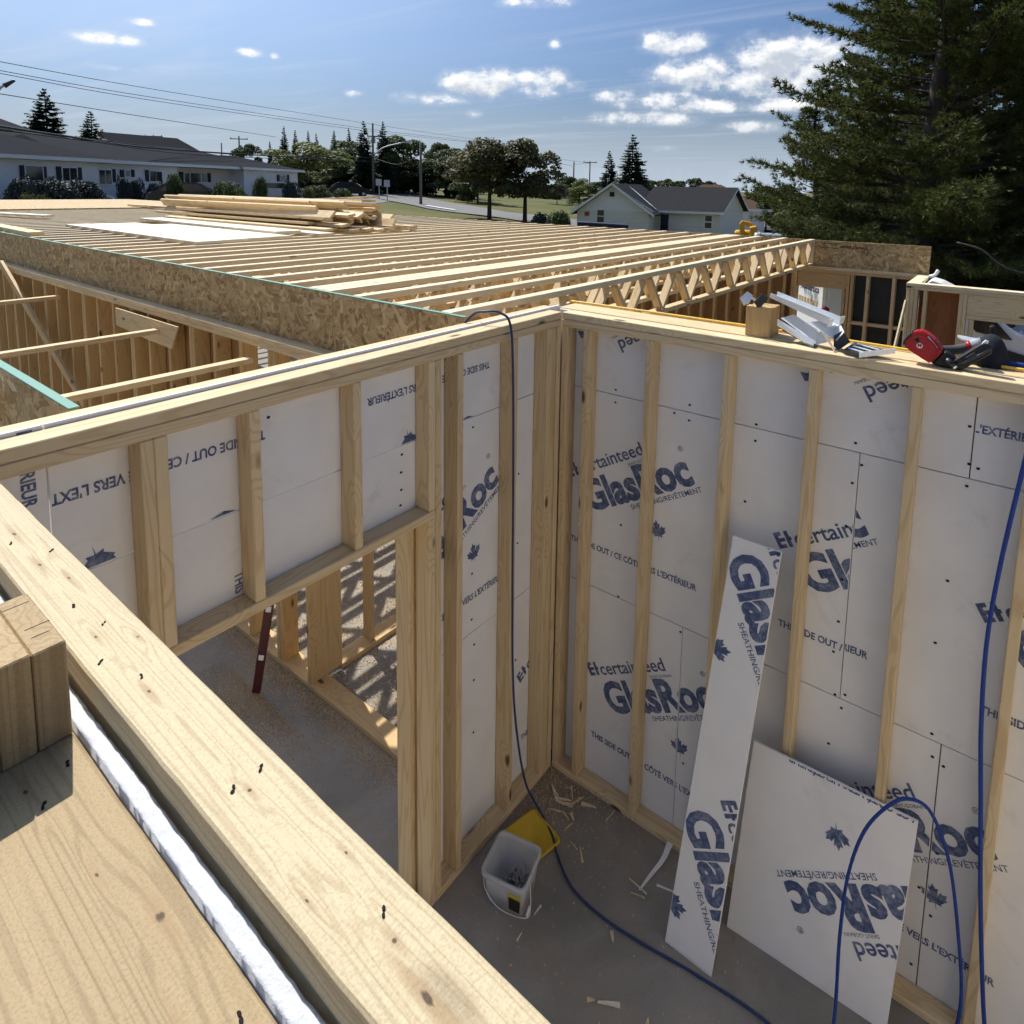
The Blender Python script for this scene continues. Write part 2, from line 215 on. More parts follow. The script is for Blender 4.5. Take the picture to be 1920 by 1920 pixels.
wood('spf_chord', (.84, .71, .48), (.72, .56, .34), tone=.12, knots=.6, ring=50, fine=.4)
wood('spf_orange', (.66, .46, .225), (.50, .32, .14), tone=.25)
wood('plywood', (.46, .275, .125), (.35, .19, .08), tone=.15, knots=.8, ring=30)
wood('plywood_dark', (.34, .14, .055), (.25, .095, .035), tone=.1, knots=.7, ring=30)
osb('osb', ((.27, .165, .07), (.47, .315, .145), (.58, .41, .20), (.72, .54, .30)))
def sheathing():
    m, t, b = newmat('gypsum_sheathing')
    co = nd(t, 'ShaderNodeTexCoord').outputs['Object']
    n = noise(t, co, 3.1, 6, .6); sp = noise(t, co, 420, 2, .5); st = noise(t, vm(t, 'MULTIPLY', co, (3, 3, 3)), 1.3, 4, .7, .6)
    c = mix(t, sstep(t, n, .3, .75), (.90, .88, .855), (.83, .81, .785))
    c = mix(t, mt(t, 'MULTIPLY', sstep(t, st, .58, .76), .4), c, (.62, .595, .56))
    sc_ = noise(t, vm(t, 'MULTIPLY', co, (2.5, 34, 20)), 1., 4., .7, .4)
    c = mix(t, mt(t, 'MULTIPLY', sstep(t, sc_, .66, .78), .22), c, (.5, .48, .46))
    setb(t, b, 'Base Color', c); setb(t, b, 'Roughness', .72); b.inputs['Specular IOR Level'].default_value = .25
    bump(t, b, sp, .2, .0006)
sheathing()
def gyp_core():
    m, t, b = newmat('gypsum_core')
    co = nd(t, 'ShaderNodeTexCoord').outputs['Object']
    n = noise(t, co, 110, 6, .75); n2 = noise(t, co, 9, 4, .7)
    c = mix(t, sstep(t, n, .6, .8), (.68, .69, .71), (.40, .41, .44))
    c = mix(t, mt(t, 'MULTIPLY', sstep(t, n2, .55, .8), .4), c, (.55, .55, .58))
    setb(t, b, 'Base Color', c); setb(t, b, 'Roughness', .9); bump(t, b, n, .8, .003)
gyp_core()
def ink():
    m, t, b = newmat('blue_ink')
    co = nd(t, 'ShaderNodeTexCoord').outputs['Object']
    n = noise(t, co, 46, 5, .7); n2 = noise(t, co, 9, 3, .6)
    f = sstep(t, mt(t, 'ADD', mt(t, 'MULTIPLY', n, .75), mt(t, 'MULTIPLY', n2, .5)), .52, .86)
    setb(t, b, 'Base Color', mix(t, f, (.055, .085, .19), (.30, .33, .42))); setb(t, b, 'Roughness', .7)
ink()
def concrete():
    m, t, b = newmat('concrete')
    co = nd(t, 'ShaderNodeTexCoord').outputs['Object']
    n = noise(t, co, 1.3, 8, .65, .4); s = noise(t, co, 90, 3, .6); d = noise(t, co, .55, 6, .7, .8)
    c = mix(t, sstep(t, n, .3, .7), (.36, .325, .28), (.215, .195, .168))
    c = mix(t, mt(t, 'MULTIPLY', sstep(t, d, .46, .68), .75), c, (.37, .29, .185))
    c = mix(t, mt(t, 'MULTIPLY', sstep(t, s, .5, .8), .25), c, (.1, .095, .09))
    setb(t, b, 'Base Color', c); setb(t, b, 'Roughness', .8); b.inputs['Specular IOR Level'].default_value = .3
    bump(t, b, s, .3, .002)
concrete()
def ground():
    m, t, b = newmat('grass_ground')
    co = nd(t, 'ShaderNodeTexCoord').outputs['Object']
    n = noise(t, co, .12, 6, .6); s = noise(t, co, 2.5, 6, .7); w = noise(t, co, .05, 5, .65, .5)
    c = mix(t, sstep(t, n, .35, .65), (.105, .115, .04), (.19, .165, .075))
    c = mix(t, mt(t, 'MULTIPLY', s, .7), c, (.06, .075, .022))
    c = mix(t, sstep(t, w, .57, .66), c, (.2, .175, .145))
    setb(t, b, 'Base Color', c); setb(t, b, 'Roughness', .95); b.inputs['Specular IOR Level'].default_value = .1
ground()
def foliage(name, a, bcol, sub=.12):
    m, t, b = newmat(name)
    geo = nd(t, 'ShaderNodeNewGeometry').outputs['Random Per Island']
    rnd = nd(t, 'ShaderNodeObjectInfo').outputs['Random']
    co = nd(t, 'ShaderNodeTexCoord').outputs['Object']
    f = mt(t, 'ADD', mt(t, 'MULTIPLY', geo, .7), mt(t, 'MULTIPLY', rnd, .3))
    setb(t, b, 'Base Color', mix(t, f, a, bcol)); setb(t, b, 'Roughness', .6); b.inputs['Specular IOR Level'].default_value = .25
    tr = nd(t, 'ShaderNodeBsdfTranslucent', {0: mix(t, f, tuple(x * 1.3 for x in a), tuple(x * 1.3 for x in bcol))})
    ms = nd(t, 'ShaderNodeMixShader', {0: sub}); t.links.new(b.outputs[0], ms.inputs[1]); t.links.new(tr.outputs[0], ms.inputs[2])
    t.links.new(ms.outputs[0], [n for n in t.nodes if n.type == 'OUTPUT_MATERIAL'][0].inputs[0])
foliage('pine_needles', (.115, .128, .03), (.03, .05, .018), .25)
foliage('spruce_needles', (.03, .055, .028), (.065, .09, .042), .15)
foliage('leaves_dark', (.045, .07, .022), (.105, .125, .045), .25)
foliage('leaves_maple', (.12, .105, .04), (.06, .068, .026), .25)
foliage('leaves_light', (.17, .19, .055), (.11, .13, .04), .3)
foliage('leaves_olive', (.14, .14, .05), (.09, .1, .035), .2)
foliage('leaves_blue', (.05, .065, .06), (.025, .035, .035), .08)
plain('bark', (.06, .047, .04), .95, var=.35, sc=14, bmp=.02)
plain('pole_wood', (.16, .135, .11), .9, var=.2, sc=5)
plain('asphalt', (.16, .155, .15), .9, var=.15, sc=1.2)
plain('road_paint', (.75, .75, .72), .7)
plain('white_siding', (.78, .77, .75), .6, var=.05, sc=2)
plain('cream_siding', (.72, .69, .61), .6, var=.05, sc=2)
plain('shingles_dark', (.022, .024, .03), .95, spec=.03, var=.25, sc=3, bmp=.02)
plain('shingles_black', (.035, .036, .04), .95, spec=.03, var=.25, sc=3, bmp=.02)
plain('shingles_brown', (.10, .065, .048), .95, spec=.03, var=.25, sc=3, bmp=.02)
plain('white_trim', (.8, .8, .8), .5, var=.03)
plain('shutter_black', (.015, .016, .022), .6, var=.1)
plain('glass_dark', (.02, .025, .03), .08, spec=.8, var=.1)
plain('wire_black', (.02, .02, .022), .6)
plain('galvanised', (.80, .82, .83), .38, metal=.35, var=.12, sc=22, spec=.5)
plain('steel_dark', (.05, .052, .058), .45, metal=.3, var=.2)
plain('pole_metal', (.45, .46, .47), .5, metal=.5)
plain('tool_red', (.42, .02, .025), .32, var=.08, spec=.5)
plain('tool_black', (.014, .014, .016), .4, var=.25, sc=30, spec=.5)
plain('rubber_grey', (.06, .06, .06), .75)
plain('hose_blue', (.022, .04, .115), .45, var=.15, sc=60)
plain('rope_blue', (.012, .05, .27), .6, var=.35, sc=120, bmp=.002)
plain('hose_yellow', (.78, .5, .07), .45, var=.1, sc=20)
plain('green_paint', (.16, .33, .27), .7, var=.2, sc=30)
plain('yellow_plastic', (.62, .40, .025), .45, var=.08)
plain('label_yellow', (.6, .45, .05), .5)
plain('label_black', (.02, .018, .016), .5)
plain('nail_steel', (.35, .35, .35), .4, metal=.8)
plain('nail_dark', (.02, .018, .018), .85, spec=.1)
plain('level_red', (.07, .012, .015), .45)
plain('black_wrap', (.03, .04, .045), .35, var=.3, sc=12, bmp=.02)
plain('paint_white', (.8, .81, .83), .25, spec=.5, var=.02)
plain('paint_black', (.012, .012, .014), .2, spec=.6)
plain('paint_silver', (.5, .52, .55), .25, spec=.6, metal=.3)
plain('tyre', (.015, .015, .015), .9)
plain('excavator_yellow', (.6, .33, .03), .5, var=.15, sc=6)
plain('print_tan', (.5, .36, .18), .6)
plain('print_dark', (.06, .06, .1), .6)
plain('tail_red', (.18, .008, .014), .3)
plain('navy', (.012, .018, .05), .5)
plain('sign_red', (.35, .06, .05), .6)
plain('stamp_black', (.09, .05, .03), .8, var=.3, sc=60)
plain('knot_core', (.05, .028, .015), .7, var=.4, sc=200)
plain('knot_ring', (.40, .24, .11), .7, var=.3, sc=120)
plain('sawdust', (.62, .45, .24), .95, var=.25, sc=40)
plain('cloth_black', (.015, .017, .024), .9, var=.2, sc=60, bmp=.003)
plain('cloth_grey', (.38, .4, .44), .8, var=.1, sc=60)
def translucent_plastic():
    m, t, b = newmat('bucket_plastic')
    setb(t, b, 'Base Color', (.86, .86, .84)); setb(t, b, 'Roughness', .35)
    tr = nd(t, 'ShaderNodeBsdfTransparent', {0: (.85, .85, .85, 1)}); ms = nd(t, 'ShaderNodeMixShader', {0: .5})
    t.links.new(b.outputs[0], ms.inputs[1]); t.links.new(tr.outputs[0], ms.inputs[2])
    t.links.new(ms.outputs[0], [n for n in t.nodes if n.type == 'OUTPUT_MATERIAL'][0].inputs[0])
translucent_plastic()
M = MATS

# ---------------------------------------------------------------- building helpers
WM = {}
def put(o, mw, parent=None):
    if o.name not in COL.objects: COL.objects.link(o)
    o.parent = parent
    if parent is not None: o.matrix_parent_inverse = WM[parent].inverted()
    o.matrix_basis = mw; WM[o] = mw.copy(); return o
def tag(o, label, cat=None, group=None, kind=None):
    if label: o['label'] = label
    if cat: o['category'] = cat
    if group: o['group'] = group
    if kind: o['kind'] = kind
    return o
def thing(name, label, cat, loc=(0, 0, 0), group=None, rz=0.):
    o = bpy.data.objects.new(name, None); o.empty_display_size = .2
    put(o, Matrix.Translation(Vector(loc)) @ Matrix.Rotation(rz, 4, 'Z')); return tag(o, label, cat, group)
def mobj(name, me, parent=None, mw=None): return put(bpy.data.objects.new(name, me), mw or Matrix.Identity(4), parent)
def pyd(name, vs, fs, mat, parent=None, mw=None, smooth=False):
    me = bpy.data.meshes.new(name); me.from_pydata([tuple(v) for v in vs], [], fs); me.update()
    me.materials.append(M[mat])
    if smooth: me.polygons.foreach_set('use_smooth', [True] * len(me.polygons))
    return mobj(name, me, parent, mw)
BOXES = {}
def boxmesh(dx, dy, dz, mat, bev=.0):
    k = (round(dx, 4), round(dy, 4), round(dz, 4), mat, bev)
    if k in BOXES: return BOXES[k]
    bm = bmesh.new(); bmesh.ops.create_cube(bm, size=1.); bmesh.ops.scale(bm, vec=(dx, dy, dz), verts=bm.verts)
    if bev: bmesh.ops.bevel(bm, geom=bm.edges[:], offset=min(bev, .45 * min(dx, dy, dz)), segments=1, affect='EDGES')
    me = bpy.data.meshes.new('box'); bm.to_mesh(me); bm.free(); me.materials.append(M[mat]); BOXES[k] = me; return me
def box(name, x0, x1, y0, y1, z0, z1, mat, parent=None, bev=.0):
    """axis-aligned box; the long side becomes local X so that grain runs along it"""
    d = [x1 - x0, y1 - y0, z1 - z0]; c = Vector(((x0 + x1) / 2, (y0 + y1) / 2, (z0 + z1) / 2))
    a = max(range(3), key=lambda i: d[i]); o = [i for i in range(3) if i != a]
    w, t_ = (o[0], o[1]) if d[o[0]] >= d[o[1]] else (o[1], o[0])
    ex = Vector([float(i == a) for i in range(3)]); ey = Vector([float(i == w) for i in range(3)]); ez = ex.cross(ey)
    mw = Matrix.Translation(c) @ Matrix((ex, ey, ez)).transposed().to_4x4()
    return mobj(name, boxmesh(d[a], d[w], d[t_], mat, bev), parent, mw)
def board(name, a, b, w, t_, mat, parent=None, n=(0, 0, 1), bev=.0025):
    """lumber from a to b, width w, thickness t along the face normal n"""
    a, b, n = Vector(a), Vector(b), Vector(n); ex = (b - a); L = ex.length; ex.normalize()
    ez = (n - ex * n.dot(ex)).normalized(); ey = ez.cross(ex)
    mw = Matrix.Translation((a + b) / 2) @ Matrix((ex, ey, ez)).transposed().to_4x4()
    return mobj(name, boxmesh(L, w, t_, mat, bev), parent, mw)
def prism(name, poly, O, U, V, t_, mat, parent=None, bev=0., seg=1):
    """polygon in the plane O + u*U + v*V, given thickness t along U x V, centred"""
    O, U, V = Vector(O), Vector(U), Vector(V); n = U.cross(V).normalized()
    bm = bmesh.new(); vs = [bm.verts.new((p[0], p[1], -t_ / 2)) for p in poly]; f = bm.faces.new(vs)
    r = bmesh.ops.extrude_face_region(bm, geom=[f]); bmesh.ops.translate(bm, vec=(0, 0, t_), verts=[v for v in r['geom'] if isinstance(v, bmesh.types.BMVert)])
    bmesh.ops.recalc_face_normals(bm, faces=bm.faces)
    if bev: bmesh.ops.bevel(bm, geom=bm.edges[:], offset=bev, segments=seg, affect='EDGES', clamp_overlap=True)
    me = bpy.data.meshes.new(name); bm.to_mesh(me); bm.free(); me.materials.append(M[mat])
    mw = Matrix.Translation(O) @ Matrix((U.normalized(), V.normalized(), n)).transposed().to_4x4()
    return mobj(name, me, parent, mw)
def spline(pts, n=8):
    P = [Vector(p) for p in pts]; P = [2 * P[0] - P[1]] + P + [2 * P[-1] - P[-2]]; out = []
    for i in range(1, len(P) - 2):
        for k in range(n):
            s = k / n; a, b, c, d = P[i - 1:i + 3]
            out.append(.5 * ((2 * b) + (c - a) * s + (2 * a - 5 * b + 4 * c - d) * s * s + (3 * b - a - 3 * c + d) * s ** 3))
    return out + [P[-2]]
def tube(name, pts, r, mat, parent=None, seg=8, n=8, taper=None, mw=None):
    P = spline(pts, n) if n > 1 else [Vector(p) for p in pts]; vs, fs = [], []
    up_ = Vector((.13, .21, 1)).normalized()
    for i, p in enumerate(P):
        d = (P[min(i + 1, len(P) - 1)] - P[max(i - 1, 0)]).normalized()
        a = d.cross(up_); a = a.normalized() if a.length > 1e-4 else Vector((1, 0, 0)); b = d.cross(a)
        rr = r if taper is None else r + (taper - r) * i / (len(P) - 1)
        for k in range(seg):
            th = 2 * math.pi * k / seg; vs.append(p + (a * math.cos(th) + b * math.sin(th)) * rr)
    for i in range(len(P) - 1):
        for k in range(seg): fs.append((i * seg + k, i * seg + (k + 1) % seg, (i + 1) * seg + (k + 1) % seg, (i + 1) * seg + k))
    fs.append(tuple(range(seg))[::-1]); fs.append(tuple(range((len(P) - 1) * seg, len(P) * seg)))
    return pyd(name, vs, fs, mat, parent, mw, smooth=True)
def merge(name, parts, mat, parent=None, mw=None, smooth=False):
    vs, fs = [], []
    for v, f in parts:
        o = len(vs); vs += list(v); fs += [tuple(i + o for i in q) for q in f]
    return pyd(name, vs, fs, mat, parent, mw, smooth)
def boxvf(x0, x1, y0, y1, z0, z1):
    v = [(x, y, z) for x in (x0, x1) for y in (y0, y1) for z in (z0, z1)]
    return v, [(0, 1, 3, 2), (4, 6, 7, 5), (0, 4, 5, 1), (2, 3, 7, 6), (0, 2, 6, 4), (1, 5, 7, 3)]
def copytree(o, mw, label=None, group=None):
    c = o.copy(); COL.objects.link(c); c.parent = None; c.matrix_basis = mw; WM[c] = mw.copy()
    if label: c['label'] = label
    if group: c['group'] = group
    for ch in o.children:
        k = ch.copy(); COL.objects.link(k); k.parent = c; k.matrix_parent_inverse = ch.matrix_parent_inverse.copy()
        for g in ch.children:
            q = g.copy(); COL.objects.link(q); q.parent = k
    return c
def structure(o): o['kind'] = 'structure'; return o

# ================================================================ the setting
def terrain(x, y):
    lin = 2.05 + .052 * (-38.9 - x) - .025 * (y - 6.9); lin = min(max(lin, -.3), 2.7)
    s = min(max((-x - 20) / 14, 0), 1); s = s * s * (3 - 2 * s)
    return -.3 * (1 - s) + lin * s
def make_ground():
    xs = sorted(set([-1500, -900, -500, -300, -200, -150] + list(range(-120, 41, 4)) + [60, 100, 200, 400, 900, 1500]))
    ys = sorted(set([-1500, -600, -200, -80, -40] + list(range(-20, 121, 5)) + [150, 200, 300, 500, 900, 1500]))
    vs = [(x, y, terrain(x, y)) for y in ys for x in xs]; n = len(xs)
    fs = [(j * n + i, j * n + i + 1, (j + 1) * n + i + 1, (j + 1) * n + i) for j in range(len(ys) - 1) for i in range(n - 1)]
    structure(pyd('ground', vs, fs, 'grass_ground', smooth=True))
make_ground()
def ribbon(name, pts, w, dz, mat):
    P = spline(pts, 10); vs, fs = [], []
    for i, p in enumerate(P):
        d = (P[min(i + 1, len(P) - 1)] - P[max(i - 1, 0)]); d.z = 0; d.normalize(); nn = Vector((-d.y, d.x, 0))
        for k in range(5):
            q = p + nn * w * (k / 4 - .5); vs.append((q.x, q.y, terrain(q.x, q.y) + dz))
    for i in range(len(P) - 1):
        for k in range(4): fs.append((i * 5 + k, i * 5 + k + 1, i * 5 + k + 6, i * 5 + k + 5))
    return structure(pyd(name, vs, fs, mat))
ribbon('road', [(-75, 62, 0), (-58, 50, 0), (-44, 44, 0), (-36, 41.5, 0), (-24, 47, 0), (-6, 60, 0), (20, 80, 0)], 8, .08, 'asphalt')
ribbon('side_road', [(-66, 52, 0), (-52, 37, 0), (-44, 24, 0), (-40, 12, 0), (-36, -8, 0)], 9, .05, 'asphalt')
ribbon('driveway', [(-9, 58, 0), (-13, 62, 0), (-18, 68, 0), (-24, 78, 0)], 10, .12, 'asphalt')
structure(ribbon('road_line', [(-43.5, 40.6, 0), (-41, 39.8, 0), (-38.5, 39.3, 0)], .5, .16, 'road_paint'))
structure(box('slab', -24, 4.2, -7, 7.15, -.35, 0, 'concrete'))

# ================================================================ printed sheathing
FONT = {}
def textvf(s, bold):
    k = (s, bold)
    if k in FONT: return FONT[k]
    cu = bpy.data.curves.new('t', 'FONT'); cu.body = s; cu.size = 1; cu.offset = bold; cu.resolution_u = 3
    ob = bpy.data.objects.new('t', cu); COL.objects.link(ob)
    me = bpy.data.meshes.new_from_object(ob.evaluated_get(bpy.context.evaluated_depsgraph_get()))
    vs = np.array([v.co[:2] for v in me.vertices]); fs = [tuple(p.vertices) for p in me.polygons]
    bpy.data.objects.remove(ob); bpy.data.meshes.remove(me)
    vs[:, 0] -= vs[:, 0].min(); wd = vs[:, 0].max()
    FONT[k] = (vs, fs, wd); return FONT[k]
LEAF = [(0, -.5), (.02, -.2), (.24, -.25), (.2, -.15), (.46, .06), (.4, .1), (.46, .3), (.3, .26), (.26, .34), (.12, .16), (.18, .46), (.09, .42), (0, .62)]
LEAF = LEAF + [(-x, y) for x, y in LEAF[::-1][1:-1]]
def leafvf(s):
    return np.array([(x * s, y * s) for x, y in LEAF] + [(0, 0)]), [(i, (i + 1) % len(LEAF), len(LEAF)) for i in range(len(LEAF))]
def rotv(v, a): c, s = math.cos(a), math.sin(a); return v @ np.array([[c, s], [-s, c]])
THIS = "THIS SIDE OUT / CE CÔTÉ VERS L'EXTÉRIEUR"
def stamp_parts():
    """the makers' block print: logo set at 30 degrees above one level line, origin at the start of the level line"""
    out = []
    def line(s, bold, L, x, y, ang, hs=1.):
        v, f, wd = textvf(s, bold); q = v * (L / wd); q[:, 1] *= hs
        out.append((rotv(q, ang) + np.array((x, y)), f))
    a = R(30); e = np.array((math.cos(a), math.sin(a))); n = np.array((-e[1], e[0])); o = np.array((.123, .218))
    at = lambda s, t: tuple(o + e * s + n * t)
    line(THIS, .03, .765, 0, 0, 0, 1.22)
    line('GlasRoc', .04, .70, *at(0, 0), a, 1.12)
    line('certainteed', .014, .445, *at(.045, .205), a, 1.0)
    line('SAINT-GOBAIN', .0, .145, *at(.365, .172), a)
    line('SHEATHING/REVÊTEMENT', .008, .443, *at(.276, -.05), a)
    line('®', .0, .028, *at(.69, .165), a)
    sq = lambda x0, x1, y0, y1: (rotv(np.array([(x0, y0), (x1, y0), (x1, y1), (x0, y1)]), a) + np.array(at(-.04, .205)), [(0, 1, 2, 3)])
    for r_ in ((0, .018, 0, .075), (.018, .04, 0, .017), (.018, .034, .058, .075), (.018, .045, .03, .046), (.05, .068, 0, .075), (.056, .075, .03, .046)): out.append(sq(*r_))
    v, f = leafvf(.105); out.append((rotv(v, R(12)) + np.array((.54, .239)), f))
    return out
STAMP = stamp_parts()
def clip2d(parts, x0, x1, y0, y1):
    bm = bmesh.new()
    for v, f in parts:
        if v[:, 0].max() < x0 or v[:, 0].min() > x1 or v[:, 1].max() < y0 or v[:, 1].min() > y1: continue
        vv = [bm.verts.new((p[0], p[1], 0)) for p in v]
        for q in f:
            try: bm.faces.new([vv[i] for i in q])
            except ValueError: pass
    for co, no in (((x0, 0, 0), (-1, 0, 0)), ((x1, 0, 0), (1, 0, 0)), ((0, y0, 0), (0, -1, 0)), ((0, y1, 0), (0, 1, 0))):
        if bm.verts: bmesh.ops.bisect_plane(bm, geom=bm.verts[:] + bm.edges[:] + bm.faces[:], plane_co=co, plane_no=no, clear_outer=True)
    if not bm.faces: bm.free(); return None
    for f in bm.faces:
        if f.normal.z < 0: f.normal_flip()
    me = bpy.data.meshes.new('printed_lettering'); bm.to_mesh(me); bm.free(); return me
def sheet(name, O, U, V, u0, u1, v0, v1, t_, parent, stamps=(), mat='gypsum_sheathing', proud=.0012):
    """gypsum panel covering u0..u1, v0..v1 of the plane O+uU+vV; its printed face looks along U x V"""
    O, U, V = Vector(O), Vector(U).normalized(), Vector(V).normalized(); n = U.cross(V)
    rotm = Matrix((U, V, n)).transposed().to_4x4()
    c = O + U * (u0 + u1) / 2 + V * (v0 + v1) / 2 - n * t_ / 2
    p = mobj(name, boxmesh(u1 - u0, v1 - v0, t_, mat, .0015), parent, Matrix.Translation(c) @ rotm)
    for (su, sv, ang, *only) in stamps:
        me = clip2d([(rotv(v, ang) + np.array((su, sv)), f) for v, f in (STAMP[:1] if only else STAMP)], u0 + .003, u1 - .003, v0 + .003, v1 - .003)
        if me: me.materials.append(M['blue_ink']); mobj('printed_lettering', me, p, Matrix.Translation(O + n * proud) @ rotm)
    return p
def screws(pts, O, U, V, parent):
    O, U, V = Vector(O), Vector(U).normalized(), Vector(V).normalized(); n = U.cross(V)
    rotm = Matrix((U, V, n)).transposed().to_4x4()
    for u, v in pts: mobj('screw_head', boxmesh(.011, .009, .004, 'nail_dark', .001), parent, Matrix.Translation(O + U * u + V * v + n * .001) @ rotm)

# ================================================================ walls of the near room
H = 2.77; T2 = .038; D4 = .089
ZT = 2.77
def studs_y(parent, ys, x0, x1, z0, z1, mat='spf'):
    for y in ys: box('stud', x0, x1, y, y + T2, z0, z1, mat, parent, .003)
def studs_x(parent, xs, y0, y1, z0, z1, mat='spf'):
    for x in xs: box('stud', x, x + T2, y0, y1, z0, z1, mat, parent, .003)

# ---- wall A: the doorway wall on the left of the room
wa = thing('stud_wall', 'timber stud wall with a headed doorway and white printed sheathing, left of the inner corner', 'wall', (-.045, -1.3, 0))
box('top_plate', -D4, 0, -2.64, .002, H - T2, H, 'spf', wa, .003)
box('top_plate', -D4, 0, -2.64, -.003, H - 2 * T2 - .002, H - T2 - .002, 'spf', wa, .003)
box('sole_plate', -D4, 0, -.962, -.002, 0, T2, 'spf', wa, .003)
ZP = H - 2 * T2 - .003
studs_y(wa, (-2.157, -2.118, -1.82, -1.40, -1.002), -D4, 0, 2.012, ZP)
studs_y(wa, (-.962, -.822, -.42, -.128, -.089), -D4, 0, T2 + .001, ZP)
studs_y(wa, (-1.002,), -D4, 0, .001, 1.971)
studs_y(wa, (-.041,), -D4, 0, T2 + .001, ZP)
box('header', -D4, 0, -2.62, -.963, 1.972, 2.01, 'spf', wa, .003)
AO, AU, AV = (-D4 - .002, 0, 0), (0, 1, 0), (0, 0, 1)
p180 = math.pi
sA = [(-.50, 2.577, p180), (-1.715, 2.577, p180)]
sheet('sheathing_panel', AO, AU, AV, -2.358, .11, 2.322, 2.782, .015, wa, sA)
sheet('sheathing_panel', AO, AU, AV, -2.66, -2.362, 2.0, 2.782, .015, wa, [(-2.42, 3.325, -p180 / 2, 1)])
sheet('sheathing_panel', AO, AU, AV, -2.358, -.945, 1.976, 2.318, .015, wa, [(-1.845, 2.098, -p180 / 2, 1)])
sA2 = [(-1.146, 1.36, 0), (-.188, .25, 0)]
sheet('sheathing_panel', AO, AU, AV, -.941, .11, 1.178, 2.318, .015, wa, sA2)
sheet('sheathing_panel', AO, AU, AV, -.941, .11, .0, 1.174, .015, wa, sA2)
screws([(-1.08, 2.28), (-1.085, 2.2), (-1.085, 2.12), (-1.09, 2.05), (-.62, 2.27), (-.62, 1.5), (-.6, .9), (-.6, 1.1), (-.6, .6), (-1.7, 2.62), (-.62, 1.25), (-.25, 1.9), (-.25, 1.5), (-.25, .8)], AO, AU, AV, wa)

# ---- the neighbouring wall standing back to back with it
wa2 = thing('stud_wall', 'second timber wall back to back with the doorway wall, against its sheathing', 'wall', (-.15, -1.3, 0))
XA = -.107
box('top_plate', XA - D4, XA, -2.64, .10, H - T2, H, 'spf', wa2, .003)
box('top_plate', XA - D4, XA, -2.64, .10, H - 2 * T2 - .002, H - T2 - .002, 'spf', wa2, .003)
studs_y(wa2, (-2.3, -1.8, -1.4), XA - D4, XA, 2.012, ZP, 'spf')
studs_y(wa2, (-1.03, -.99, -.6, -.2, .06), XA - D4, XA, .0, ZP, 'spf')
box('header', XA - D4, XA, -2.62, -1.031, 1.972, 2.01, 'spf', wa2, .003)

# ---- wall B: the long wall on the right
wb = thing('stud_wall', 'long timber stud wall with white printed sheathing, right of the inner corner', 'wall', (1.4, .045, 0))
box('top_plate', .003, 3.6, .0, D4, H - T2, H, 'spf', wb, .003)
box('top_plate', .0, 3.6, .0, D4, H - 2 * T2 - .002, H - T2 - .002, 'spf', wb, .003)
box('sole_plate', .002, 3.6, .0, D4, 0, T2, 'spf', wb, .003)
studs_x(wb, (.003, .141, .513, .911, 1.285, 1.665, 2.044, 2.424, 2.803, 3.18), 0, D4, T2 + .001, ZP)
BO, BU, BV = (0, D4 + .002, 0), (1, 0, 0), (0, 0, 1)
lo = lambda x, z: (x - .123, z - .218, 0)
hi = lambda x, z: (x + .123, z + .218, p180)
sheet('sheathing_panel', BO, BU, BV, -.085, 1.873, 2.343, 2.765, .015, wb, [hi(.62, 3.06), hi(1.80, 3.05)])
sheet('sheathing_panel', BO, BU, BV, 1.877, 3.6, 2.343, 2.765, .015, wb, [lo(1.448, 2.75)])
sheet('sheathing_panel', BO, BU, BV, -.085, 1.4885, 1.193, 2.339, .015, wb, [lo(.161, 1.636), lo(1.33, 1.636)])
sheet('sheathing_panel', BO, BU, BV, 1.4915, 3.6, 1.193, 2.339, .015, wb, [lo(.943, 1.647), lo(2.11, 1.62)])
sheet('sheathing_panel', BO, BU, BV, -.085, .7385, .0, 1.189, .015, wb, [lo(.339, .482)])
sheet('sheathing_panel', BO, BU, BV, .7415, 1.873, .0, 1.189, .015, wb, [lo(.339, .482), lo(1.49, .47)])
sheet('sheathing_panel', BO, BU, BV, 1.877, 3.6, .0, 1.189, .015, wb, [lo(1.49, .47), lo(2.66, .47)])
screws([(.30, 2.37), (.30, 2.30), (.72, 2.38), (.72, 2.30), (.64, 2.32), (1.05, 2.36), (1.05, 2.28), (1.02, 1.97), (.36, 1.62), (.36, 1.2), (.73, 1.16), (1.5, 2.29), (1.47, 2.2), (1.46, 2.0), (1.46, 1.75), (1.46, 1.55), (1.45, 1.4), (1.47, 2.38), (1.86, 2.55), (1.87, 2.40), (1.9, 2.39), (1.87, 2.31),
        (1.51, 1.22), (1.47, 1.2), (1.5, 1.15), (1.84, 1.22), (1.85, 1.12), (1.89, 1.1), (1.84, 1.9), (1.82, 1.62), (1.90, .7), (1.85, .5), (1.9, .4), (1.85, .12), (1.46, .95), (.78, .43), (.5, .4), (.62, .9)], BO, BU, BV, wb)
wb2 = thing('stud_wall', 'second timber wall back to back with the long wall, wide plate carrying the yellow hose', 'wall', (1.4, .2, 0))
box('top_plate', -.10, 3.6, .118, .30, H - T2, H - .001, 'spf', wb2, .003)
box('top_plate', -.10, 3.6, .118, .30, H - 2 * T2 - .002, H - T2 - .002, 'spf', wb2, .003)
studs_x(wb2, [-.1 + .378 * i for i in range(10)], .16, .30, T2, ZP, 'spf')
box('sole_plate', -.10, 3.6, .16, .30, 0, T2 - .001, 'spf', wb2, .003)
box('light_stop_sheet', -.08, 3.58, .108, .1165, .01, 2.74, 'plywood_dark', wb2)  # dark sheet added behind the panels to block sunlight leaking through their seams

